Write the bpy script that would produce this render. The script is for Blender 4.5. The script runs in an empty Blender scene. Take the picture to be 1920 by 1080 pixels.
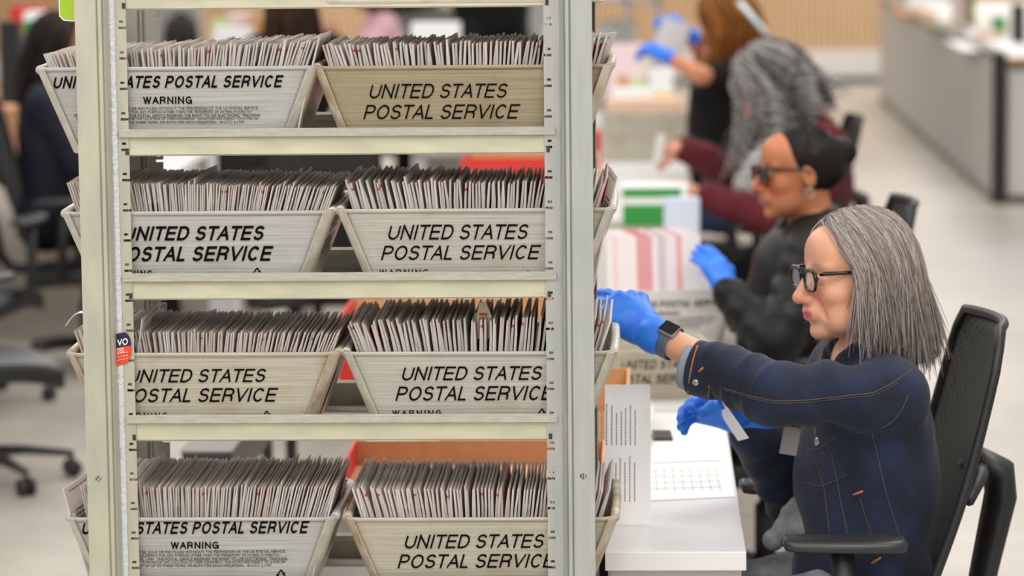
import bpy, bmesh, math, random
import numpy as np
from mathutils import Vector, Matrix, Quaternion
from mathutils.bvhtree import BVHTree
random.seed(7); np.random.seed(7)
SC = bpy.context.scene
COL = SC.collection
PI = math.pi

# ------------------------------------------------------------------ camera
FPX = 6053.0
CR = Vector((0.9991712, 0.03950042, -0.00983021))
CU = Vector((0.00485944, 0.12401876, 0.99226797))
CF = Vector((-0.04041413, 0.99149335, -0.12372402))
EYE = Vector((0, 0, 1.94))
cam_data = bpy.data.cameras.new('camera')
cam = bpy.data.objects.new('camera', cam_data)
COL.objects.link(cam)
cam.matrix_world = Matrix(((CR.x, CU.x, -CF.x, EYE.x), (CR.y, CU.y, -CF.y, EYE.y), (CR.z, CU.z, -CF.z, EYE.z), (0, 0, 0, 1)))
cam_data.sensor_width = 36.0
cam_data.lens = FPX / 1920.0 * 36.0
cam_data.clip_start = 0.1
cam_data.clip_end = 200
cam_data.dof.use_dof = True
cam_data.dof.focus_distance = 5.80
cam_data.dof.aperture_fstop = 3.3
SC.camera = cam
SC.cycles.diffuse_bounces = 8
SC.cycles.max_bounces = 16

# ------------------------------------------------------------------ light
SC.view_settings.view_transform = 'Standard'
SC.view_settings.look = 'None'
SC.view_settings.exposure = 0.0
SC.view_settings.gamma = 1.0
SC.view_settings.use_curve_mapping = False
world = bpy.data.worlds.new('world')
SC.world = world
world.use_nodes = True
bgn = world.node_tree.nodes['Background']
bgn.inputs[0].default_value = (1.0, 0.985, 0.97, 1)
bgn.inputs[1].default_value = 0.50
def area(x, y, z, sx, sy, power, col=(1, 0.97, 0.93)):
    l = bpy.data.lights.new('ceiling_and_fill_lamp', 'AREA')
    l.shape = 'RECTANGLE'; l.size = sx; l.size_y = sy; l.energy = power; l.color = col
    o = bpy.data.objects.new('ceiling_and_fill_lamp', l); COL.objects.link(o)
    o.location = (x, y, z)
    return o
for (x, y) in ((-3.5, -5.5), (.5, -5.5), (-3.5, -9.5), (.5, -9.5), (-2.6, -1.5), (1.2, -1.5), (-.7, 1.6), (-2.2, 3.6), (1.6, 3.6), (-2.2, 8.2), (1.6, 7.8), (-2.2, 13.5), (1.6, 13.5), (-2.5, 20), (2.0, 20), (-2.5, 27), (2.5, 27), (-2.5, 30.2), (2.5, 30.2)):  # camera-side rows and far-wall row are added fill to brighten shelves and slats
    area(x, y, 3.9, 1.6, 2.6, 86)

# ------------------------------------------------------------------ pixel helpers (photograph 1920x1080 -> the place)
def ray(px, py):
    return CF + CR * ((px - 960) / FPX) + CU * ((540 - py) / FPX)
def at(px, py, Y):
    d = ray(px, py); return EYE + d * (Y / d.y)
def atz(px, py, z):
    d = ray(px, py); return EYE + d * ((z - EYE.z) / d.z)

# ------------------------------------------------------------------ materials
MATS = {}
def srgb(r, g, b):
    def f(c):
        c /= 255.0
        return c / 12.92 if c <= 0.04045 else ((c + 0.055) / 1.055) ** 2.4
    return (f(r), f(g), f(b), 1.0)
def mat(name, col, rough=0.6, metal=0.0, spec=0.5, var=0.0, scale=30.0, bump=0.0, stretch=None, col2=None, sheen=0.0, coat=0.0):
    if name in MATS: return MATS[name]
    m = bpy.data.materials.new(name); m.use_nodes = True
    nt = m.node_tree; b = nt.nodes['Principled BSDF']
    b.inputs['Roughness'].default_value = rough; b.inputs['Metallic'].default_value = metal
    b.inputs['Specular IOR Level'].default_value = spec
    b.inputs['Coat Weight'].default_value = coat
    if sheen: b.inputs['Sheen Weight'].default_value = sheen
    c = srgb(*col)
    b.inputs['Base Color'].default_value = c
    if var or bump or col2:
        tc = nt.nodes.new('ShaderNodeTexCoord'); mp = nt.nodes.new('ShaderNodeMapping')
        nt.links.new(tc.outputs['Object'], mp.inputs[0])
        if stretch: mp.inputs['Scale'].default_value = stretch
        n = nt.nodes.new('ShaderNodeTexNoise'); n.inputs['Scale'].default_value = scale; n.inputs['Detail'].default_value = 4
        nt.links.new(mp.outputs[0], n.inputs['Vector'])
        if var or col2:
            r = nt.nodes.new('ShaderNodeValToRGB')
            if col2: a_, b_ = c, srgb(*col2)
            else:
                a_ = tuple(max(0, x * (1 - var)) for x in c[:3]) + (1,); b_ = tuple(min(1, x * (1 + var)) for x in c[:3]) + (1,)
            r.color_ramp.elements[0].position = 0.32; r.color_ramp.elements[1].position = 0.68
            r.color_ramp.elements[0].color = a_; r.color_ramp.elements[1].color = b_
            nt.links.new(n.outputs['Fac'], r.inputs[0]); nt.links.new(r.outputs[0], b.inputs['Base Color'])
        if bump:
            bp = nt.nodes.new('ShaderNodeBump'); bp.inputs['Strength'].default_value = bump; bp.inputs['Distance'].default_value = 0.01
            nt.links.new(n.outputs['Fac'], bp.inputs['Height']); nt.links.new(bp.outputs[0], b.inputs['Normal'])
    MATS[name] = m
    return m
def attr_mat(name, rough=0.6, spec=0.4, noise=0.0, scale=200, sss=0.0, stretch=None):
    m = bpy.data.materials.new(name); m.use_nodes = True
    nt = m.node_tree; b = nt.nodes['Principled BSDF']
    a = nt.nodes.new('ShaderNodeVertexColor'); a.layer_name = 'Col'
    b.inputs['Roughness'].default_value = rough; b.inputs['Specular IOR Level'].default_value = spec
    nt.links.new(a.outputs[0], b.inputs['Base Color'])
    if sss:
        b.inputs['Subsurface Weight'].default_value = sss; b.inputs['Subsurface Radius'].default_value = (0.01, 0.004, 0.002); b.inputs['Subsurface Scale'].default_value = 0.6
    if noise:
        n = nt.nodes.new('ShaderNodeTexNoise'); n.inputs['Scale'].default_value = scale
        tc = nt.nodes.new('ShaderNodeTexCoord'); nt.links.new(tc.outputs['Object'], n.inputs['Vector'])
        bp = nt.nodes.new('ShaderNodeBump'); bp.inputs['Strength'].default_value = noise; bp.inputs['Distance'].default_value = 0.004
        nt.links.new(n.outputs['Fac'], bp.inputs['Height']); nt.links.new(bp.outputs[0], b.inputs['Normal'])
    MATS[name] = m
    return m
def plastic_mat(name, col, dirt):
    """Fluted mail-tray plastic: fine horizontal flutes and yellowed streaks."""
    m = bpy.data.materials.new(name); m.use_nodes = True
    nt = m.node_tree; b = nt.nodes['Principled BSDF']; L = nt.links
    b.inputs['Roughness'].default_value = 0.42
    b.inputs['Subsurface Weight'].default_value = 0.15; b.inputs['Subsurface Radius'].default_value = (0.01, 0.01, 0.01)
    tc = nt.nodes.new('ShaderNodeTexCoord')
    mp = nt.nodes.new('ShaderNodeMapping'); mp.inputs['Scale'].default_value = (5, 5, 260); L.new(tc.outputs['Object'], mp.inputs[0])
    n = nt.nodes.new('ShaderNodeTexNoise'); n.inputs['Scale'].default_value = 1.0; n.inputs['Detail'].default_value = 3; L.new(mp.outputs[0], n.inputs['Vector'])
    n2 = nt.nodes.new('ShaderNodeTexNoise'); n2.inputs['Scale'].default_value = 14; n2.inputs['Detail'].default_value = 5; L.new(tc.outputs['Object'], n2.inputs['Vector'])
    r = nt.nodes.new('ShaderNodeValToRGB'); e = r.color_ramp.elements
    e[0].position = 0.3; e[1].position = 0.7; c = srgb(*col); e[0].color = tuple(x * 0.80 for x in c[:3]) + (1,); e[1].color = tuple(min(1, x * 1.12) for x in c[:3]) + (1,)
    L.new(n.outputs['Fac'], r.inputs[0])
    r2 = nt.nodes.new('ShaderNodeValToRGB'); e = r2.color_ramp.elements
    e[0].position = 0.52; e[1].position = 0.8; e[0].color = (0, 0, 0, 1); e[1].color = (0.6, 0.6, 0.6, 1)
    L.new(n2.outputs['Fac'], r2.inputs[0])
    mx = nt.nodes.new('ShaderNodeMixRGB'); L.new(r2.outputs[0], mx.inputs[0]); L.new(r.outputs[0], mx.inputs[1]); mx.inputs[2].default_value = srgb(*dirt)
    L.new(mx.outputs[0], b.inputs['Base Color'])
    bp = nt.nodes.new('ShaderNodeBump'); bp.inputs['Strength'].default_value = 0.25; bp.inputs['Distance'].default_value = 0.003
    L.new(n.outputs['Fac'], bp.inputs['Height']); L.new(bp.outputs[0], b.inputs['Normal'])
    tr = nt.nodes.new('ShaderNodeBsdfTranslucent'); L.new(mx.outputs[0], tr.inputs[0]); ms = nt.nodes.new('ShaderNodeMixShader'); ms.inputs[0].default_value = 0.25
    L.new(b.outputs[0], ms.inputs[1]); L.new(tr.outputs[0], ms.inputs[2]); L.new(ms.outputs[0], nt.nodes['Material Output'].inputs[0])
    MATS[name] = m
    return m
def math_node(nt, op, a, b=None):
    n = nt.nodes.new('ShaderNodeMath'); n.operation = op
    for i, v in enumerate((a, b)):
        if v is None: continue
        if isinstance(v, (int, float)): n.inputs[i].default_value = v
        else: nt.links.new(v, n.inputs[i])
    return n.outputs[0]
def paper_mat(name, printed=False):
    """Envelope paper: each sheet its own white; some carry coloured marks (UV: u front to back, v bottom to top)."""
    m = bpy.data.materials.new(name); m.use_nodes = True
    nt = m.node_tree; b = nt.nodes['Principled BSDF']; L = nt.links
    b.inputs['Roughness'].default_value = 0.75; b.inputs['Specular IOR Level'].default_value = 0.2
    g = nt.nodes.new('ShaderNodeNewGeometry'); rnd = g.outputs['Random Per Island']
    r = nt.nodes.new('ShaderNodeValToRGB'); cr = r.color_ramp
    cr.elements[0].position = 0; cr.elements[0].color = srgb(226, 218, 212)
    cr.elements[1].position = 1; cr.elements[1].color = srgb(240, 236, 233)
    for p, c in ((0.25, (238, 233, 230)), (0.45, (230, 216, 208)), (0.6, (243, 240, 238)), (0.8, (222, 216, 210))):
        e = cr.elements.new(p); e.color = srgb(*c)
    L.new(rnd, r.inputs[0])
    uv = nt.nodes.new('ShaderNodeUVMap'); sp = nt.nodes.new('ShaderNodeSeparateXYZ'); L.new(uv.outputs[0], sp.inputs[0])
    U, V = sp.outputs[0], sp.outputs[1]
    def band(x, lo, hi): return math_node(nt, 'MULTIPLY', math_node(nt, 'GREATER_THAN', x, lo), math_node(nt, 'LESS_THAN', x, hi))
    def mul(a, c): return math_node(nt, 'MULTIPLY', a, c)
    col = r.outputs[0]
    def lay(mask, c):
        nonlocal col
        mx = nt.nodes.new('ShaderNodeMixRGB'); L.new(mask, mx.inputs[0]); L.new(col, mx.inputs[1]); mx.inputs[2].default_value = srgb(*c); col = mx.outputs[0]
    if printed:
        lay(mul(band(U, .55, .86), band(V, .68, .9)), (222, 62, 52))
        tw = nt.nodes.new('ShaderNodeTexNoise'); tw.inputs['Scale'].default_value = 90; L.new(uv.outputs[0], tw.inputs['Vector'])
        ln = math_node(nt, 'GREATER_THAN', math_node(nt, 'SINE', mul(V, 150.0)), 0.35)
        dash = math_node(nt, 'GREATER_THAN', tw.outputs['Fac'], 0.47)
        lay(mul(mul(ln, dash), mul(band(U, .12, .5), band(V, .35, .8))), (90, 88, 90))
        lay(mul(band(U, .1, .9), mul(band(V, .945, .955), dash)), (70, 70, 72))
    else:
        lay(mul(band(rnd, .0, .07), mul(band(U, -.01, .05), band(V, .93, .955))), (210, 118, 110))
        lay(mul(band(rnd, .28, .37), mul(band(U, .004, .05), band(V, .0, .82))), (50, 118, 60))
        lay(mul(band(rnd, .52, .54), mul(band(U, .06, .5), band(V, .75, .93))), (190, 60, 52))
        tw = nt.nodes.new('ShaderNodeTexNoise'); tw.inputs['Scale'].default_value = 60; L.new(uv.outputs[0], tw.inputs['Vector'])
        dash = math_node(nt, 'GREATER_THAN', tw.outputs['Fac'], 0.45)
        lay(mul(band(rnd, .68, .78), mul(band(U, .25, .9), mul(band(V, .955, .97), dash))), (80, 78, 80))
    L.new(col, b.inputs['Base Color'])
    tr = nt.nodes.new('ShaderNodeBsdfTranslucent'); L.new(col, tr.inputs[0]); ms = nt.nodes.new('ShaderNodeMixShader'); ms.inputs[0].default_value = 0.5
    L.new(b.outputs[0], ms.inputs[1]); L.new(tr.outputs[0], ms.inputs[2]); L.new(ms.outputs[0], nt.nodes['Material Output'].inputs[0])
    MATS[name] = m
    return m

# ------------------------------------------------------------------ mesh helpers
class G:
    """Collects shapes for ONE mesh."""
    def __init__(s): s.v, s.f = [], []
    def add(s, v, f):
        o = len(s.v); s.v += [tuple(p) for p in v]; s.f += [tuple(i + o for i in q) for q in f]; return s
    def box(s, c, d, R=None):
        c = Vector(c); v = []
        for x in (-.5, .5):
            for y in (-.5, .5):
                for z in (-.5, .5):
                    p = Vector((x * d[0], y * d[1], z * d[2]))
                    if R is not None: p = R @ p
                    v.append(c + p)
        return s.add(v, [(0, 1, 3, 2), (4, 6, 7, 5), (0, 4, 5, 1), (2, 3, 7, 6), (0, 2, 6, 4), (1, 5, 7, 3)])
    def span(s, a, b):
        a, b = Vector(a), Vector(b)
        return s.box((a + b) / 2, [abs(q) for q in (b - a)])
    def tube(s, pts, r, n=8, closed=False, flat=1.0, up=None):
        pts = [Vector(p) for p in pts]; N = len(pts)
        rr = r if isinstance(r, (list, tuple)) else [r] * N
        v, f = [], []
        prev = None
        for i, p in enumerate(pts):
            if closed: t = pts[(i + 1) % N] - pts[i - 1]
            else: t = pts[min(i + 1, N - 1)] - pts[max(i - 1, 0)]
            if t.length < 1e-9: t = Vector((0, 0, 1))
            t.normalize()
            ref = Vector(up) if up is not None else (prev if prev is not None else (Vector((0, 0, 1)) if abs(t.z) < .9 else Vector((1, 0, 0))))
            a = ref - t * ref.dot(t)
            if a.length < 1e-6: a = t.orthogonal()
            a.normalize(); b = t.cross(a); prev = a
            for k in range(n):
                th = 2 * PI * k / n
                v.append(p + a * (math.cos(th) * rr[i] * flat) + b * (math.sin(th) * rr[i]))
        M = N if closed else N - 1
        for i in range(M):
            for k in range(n):
                j = (i + 1) % N
                f.append((i * n + k, i * n + (k + 1) % n, j * n + (k + 1) % n, j * n + k))
        if not closed:
            f.append(tuple(reversed(range(n)))); f.append(tuple((N - 1) * n + k for k in range(n)))
        return s.add(v, f)
    def prism(s, poly, ax, a, b):
        """poly of 2D points extruded along axis ax ('x','y','z') from a to b."""
        n = len(poly); v = []
        for t in (a, b):
            for (p, q) in poly:
                v.append({'x': (t, p, q), 'y': (p, t, q), 'z': (p, q, t)}[ax])
        f = [(i, (i + 1) % n, n + (i + 1) % n, n + i) for i in range(n)] + [tuple(reversed(range(n))), tuple(range(n, 2 * n))]
        return s.add(v, f)
    def ball(s, c, r, n=16, m=10, R=None):
        c = Vector(c); r = r if isinstance(r, (tuple, list)) else (r, r, r); v, f = [], []
        for i in range(m + 1):
            th = PI * i / m
            for k in range(n):
                ph = 2 * PI * k / n
                p = Vector((r[0] * math.sin(th) * math.cos(ph), r[1] * math.sin(th) * math.sin(ph), r[2] * math.cos(th)))
                if R is not None: p = R @ p
                v.append(c + p)
        for i in range(m):
            for k in range(n):
                f.append((i * n + k, (i + 1) * n + k, (i + 1) * n + (k + 1) % n, i * n + (k + 1) % n))
        return s.add(v, f)
    def lathe(s, c, prof, n=20, axis=Vector((0, 0, 1))):
        c = Vector(c); q = Vector((0, 0, 1)).rotation_difference(axis); v, f = [], []
        for (r, z) in prof:
            for k in range(n):
                v.append(c + q @ Vector((r * math.cos(2 * PI * k / n), r * math.sin(2 * PI * k / n), z)))
        for i in range(len(prof) - 1):
            for k in range(n):
                f.append((i * n + k, i * n + (k + 1) % n, (i + 1) * n + (k + 1) % n, (i + 1) * n + k))
        f.append(tuple(reversed(range(n)))); f.append(tuple((len(prof) - 1) * n + k for k in range(n)))
        return s.add(v, f)
    def sheet(s, P, t, rows, cols, nrm=None):
        """A grid P[r][c] of points thickened by t along nrm."""
        v = [Vector(p) for r in P for p in r]; n = len(v); f = []
        nv = Vector(nrm) if nrm is not None else None
        norms = []
        for i in range(rows):
            for j in range(cols):
                if nv is not None: norms.append(nv); continue
                a = Vector(P[i][min(j + 1, cols - 1)]) - Vector(P[i][max(j - 1, 0)]); b = Vector(P[min(i + 1, rows - 1)][j]) - Vector(P[max(i - 1, 0)][j])
                norms.append(a.cross(b).normalized())
        v2 = v + [p + q * t for p, q in zip(v, norms)]
        for i in range(rows - 1):
            for j in range(cols - 1):
                a, b, c, d = i * cols + j, i * cols + j + 1, (i + 1) * cols + j + 1, (i + 1) * cols + j
                f += [(a, d, c, b), (a + n, b + n, c + n, d + n)]
        ring = [j for j in range(cols)] + [i * cols + cols - 1 for i in range(1, rows)] + [(rows - 1) * cols + j for j in range(cols - 2, -1, -1)] + [i * cols for i in range(rows - 2, 0, -1)]
        for a, b in zip(ring, ring[1:] + ring[:1]): f.append((a, b, b + n, a + n))
        return s.add(v2, f)

def root_loc(p):
    l = Vector((0, 0, 0))
    while p is not None: l += p.location; p = p.parent
    return l
def link(name, me, material=None, parent=None):
    o = bpy.data.objects.new(name, me); COL.objects.link(o)
    if material: me.materials.append(material if not isinstance(material, str) else MATS[material])
    if parent is not None: o.parent = parent
    return o
def obj(name, g, material, parent=None, smooth=False, bevel=0.0, local=False, seg=2, fix=True):
    me = bpy.data.meshes.new(name)
    v = g.v
    if parent is not None and not local:
        l = root_loc(parent); v = [(p[0] - l.x, p[1] - l.y, p[2] - l.z) for p in v]
    me.from_pydata(v, [], g.f); me.update()
    if fix:
        bm = bmesh.new(); bm.from_mesh(me); bmesh.ops.recalc_face_normals(bm, faces=bm.faces); bm.to_mesh(me); bm.free()
    if smooth:
        me.polygons.foreach_set('use_smooth', [True] * len(me.polygons))
    o = link(name, me, material, parent)
    if bevel:
        m = o.modifiers.new('bevel', 'BEVEL'); m.width = bevel; m.segments = seg; m.limit_method = 'ANGLE'; m.angle_limit = 0.7
    return o
def tag(o, label=None, cat=None, group=None, kind=None):
    if label: o['label'] = label
    if cat: o['category'] = cat
    if group: o['group'] = group
    if kind: o['kind'] = kind
    return o
def thing(name, loc, label, cat, group=None, rz=0.0):
    o = bpy.data.objects.new(name, None); COL.objects.link(o); o.location = loc; o.rotation_euler.z = rz
    o.empty_display_size = 0.1
    return tag(o, label, cat, group)
KIDS = {}
def copy_tree(o, parent=None):
    c = o.copy(); COL.objects.link(c); c.parent = parent
    for ch in [x for x in bpy.data.objects if x.parent == o]: copy_tree(ch, c)
    return c
def text_mesh(s, shear=0.0, bold=0.0, space=1.0):
    """Lettering as a flat mesh in its own unit box: returns (verts2d, faces)."""
    cu = bpy.data.curves.new('lettering', 'FONT'); cu.body = s; cu.size = 1.0; cu.shear = shear; cu.offset = bold; cu.space_character = space; cu.resolution_u = 4
    o = bpy.data.objects.new('lettering', cu); COL.objects.link(o)
    dg = bpy.context.evaluated_depsgraph_get(); me = bpy.data.meshes.new_from_object(o.evaluated_get(dg))
    v = [(p.co.x, p.co.y) for p in me.vertices]; f = [tuple(q.vertices) for q in me.polygons]
    bpy.data.objects.remove(o); bpy.data.curves.remove(cu); bpy.data.meshes.remove(me)
    return v, f
def place_text(g, s, fn, x0, x1, y0, y1, shear=0.0, bold=0.0, space=1.0):
    """Fit s into [x0,x1]x[y0,y1] of a surface; fn(x, y) -> the point in space."""
    v, f = text_mesh(s, shear, bold, space)
    ax, bx = min(p[0] for p in v), max(p[0] for p in v); ay, by = min(p[1] for p in v), max(p[1] for p in v)
    g.add([fn(x0 + (p[0] - ax) / (bx - ax) * (x1 - x0), y0 + (p[1] - ay) / (by - ay) * (y1 - y0)) for p in v], f)

# plain grotesque capitals drawn as strokes (width, strokes); stroke points on a 0..1 cell
def _arc(cx, cy, rx, ry, a0, a1, n=14):
    return [(cx + rx * math.cos(math.radians(a0 + (a1 - a0) * i / n)), cy + ry * math.sin(math.radians(a0 + (a1 - a0) * i / n))) for i in range(n + 1)]
_bowl = lambda y0, y1, x1: [(0, y1), (.55 * x1, y1)] + _arc(.55 * x1, (y0 + y1) / 2, .45 * x1, (y1 - y0) / 2, 90, -90) + [(0, y0)]
CAPS = {
    'U': (722, [[(0, 1), (0, .36)] + _arc(.5, .36, .5, .36, 180, 360) + [(1, .36), (1, 1)]]),
    'N': (722, [[(0, 0), (0, 1)], [(0, 1), (1, 0)], [(1, 0), (1, 1)]]),
    'I': (278, [[(.5, 0), (.5, 1)]]),
    'T': (611, [[(0, 1), (1, 1)], [(.5, 0), (.5, 1)]]),
    'E': (667, [[(0, 0), (0, 1)], [(0, 1), (1, 1)], [(0, .52), (.92, .52)], [(0, 0), (1, 0)]]),
    'D': (722, [[(0, 0), (0, 1)], [(0, 1), (.45, 1)] + _arc(.45, .5, .55, .5, 90, -90, 18) + [(.45, 0), (0, 0)]]),
    'S': (667, [_arc(.5, .745, .46, .255, 18, 180, 12) + _arc(.5, .745, .46, .215, 180, 262, 6) + _arc(.5, .27, .5, .265, 80, 0, 6) + _arc(.5, .27, .5, .27, 0, -165, 12)]),
    'A': (667, [[(0, 0), (.5, 1)], [(.5, 1), (1, 0)], [(.2, .34), (.8, .34)]]),
    'P': (667, [[(0, 0), (0, 1)], _bowl(.46, 1, 1)]),
    'O': (778, [_arc(.5, .5, .5, .5, 0, 360, 30)]),
    'L': (556, [[(0, 1), (0, 0)], [(0, 0), (1, 0)]]),
    'R': (722, [[(0, 0), (0, 1)], _bowl(.48, 1, .95), [(.55, .48), (.78, .44), (.9, .3), (.92, 0)]]),
    'V': (667, [[(0, 1), (.5, 0)], [(.5, 0), (1, 1)]]),
    'C': (722, [_arc(.5, .5, .5, .5, 38, 322, 24)]),
    'W': (944, [[(0, 1), (.26, 0)], [(.26, 0), (.5, 1)], [(.5, 1), (.74, 0)], [(.74, 0), (1, 1)]]),
    'G': (778, [_arc(.5, .5, .5, .5, 40, 350, 24), [(1, .0), (1, .45)], [(1, .45), (.56, .45)]]),
    'B': (667, [[(0, 0), (0, 1)], _bowl(.53, 1, .92), _bowl(0, .53, 1)]), 'H': (722, [[(0, 0), (0, 1)], [(1, 0), (1, 1)], [(0, .52), (1, .52)]])}
def caps(g, s, fn, x0, x1, y0, y1, shear=0.0, t=0.13, space=0.0):
    pen = 0; strokes = []
    for ch in s:
        if ch == ' ': pen += .387 + space; continue
        adv, st = CAPS[ch]; adv = adv / 718.0; sb = .055 if ch in 'ATV' else .085
        if ch in 'AVT': sb = .02
        w = adv - 2 * sb
        for q in st:
            strokes.append([(pen + sb + t / 2 + px * (w - t), t / 2 + py * (1 - t)) for px, py in q])
        pen += adv + space
    quads = []
    for q in strokes:
        pts = [Vector(p) for p in q]; pts = [p for i, p in enumerate(pts) if i == 0 or (p - pts[i - 1]).length > 1e-4]; n = len(pts)
        closed = (pts[0] - pts[-1]).length < 1e-4
        L_, R_ = [], []
        for i in range(n):
            a = pts[i - 1] if i else (pts[-2] if closed else None); b = pts[i + 1] if i < n - 1 else (pts[1] if closed else None)
            d1 = (pts[i] - a).normalized() if a is not None else None; d2 = (b - pts[i]).normalized() if b is not None else None
            d = (d1 + d2).normalized() if d1 is not None and d2 is not None else (d1 if d2 is None else d2)
            nn = Vector((-d.y, d.x)); k = 1.0
            if d1 is not None and d2 is not None: k = 1 / max(.5, nn.dot(Vector((-d1.y, d1.x))))
            p = pts[i].copy()
            if not closed and i == 0 and n == 2: p -= d * t * .5 * (1 if abs(d.y) < .2 or abs(d.y) > .2 else 1)
            if not closed and i == n - 1 and n == 2: p += d * t * .5
            p.y = min(1, max(0, p.y)); L_.append(p + nn * t * .5 * k); R_.append(p - nn * t * .5 * k)
        for i in range(n - 1): quads.append((L_[i], R_[i], R_[i + 1], L_[i + 1]))
    al = [(p.x + shear * p.y, min(1, max(0, p.y))) for q in quads for p in q]
    ax, bx = min(p[0] for p in al), max(p[0] for p in al)
    g.add([fn(x0 + (p[0] - ax) / (bx - ax) * (x1 - x0), y0 + p[1] * (y1 - y0)) for p in al], [tuple(range(4 * i, 4 * i + 4)) for i in range(len(quads))])

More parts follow.
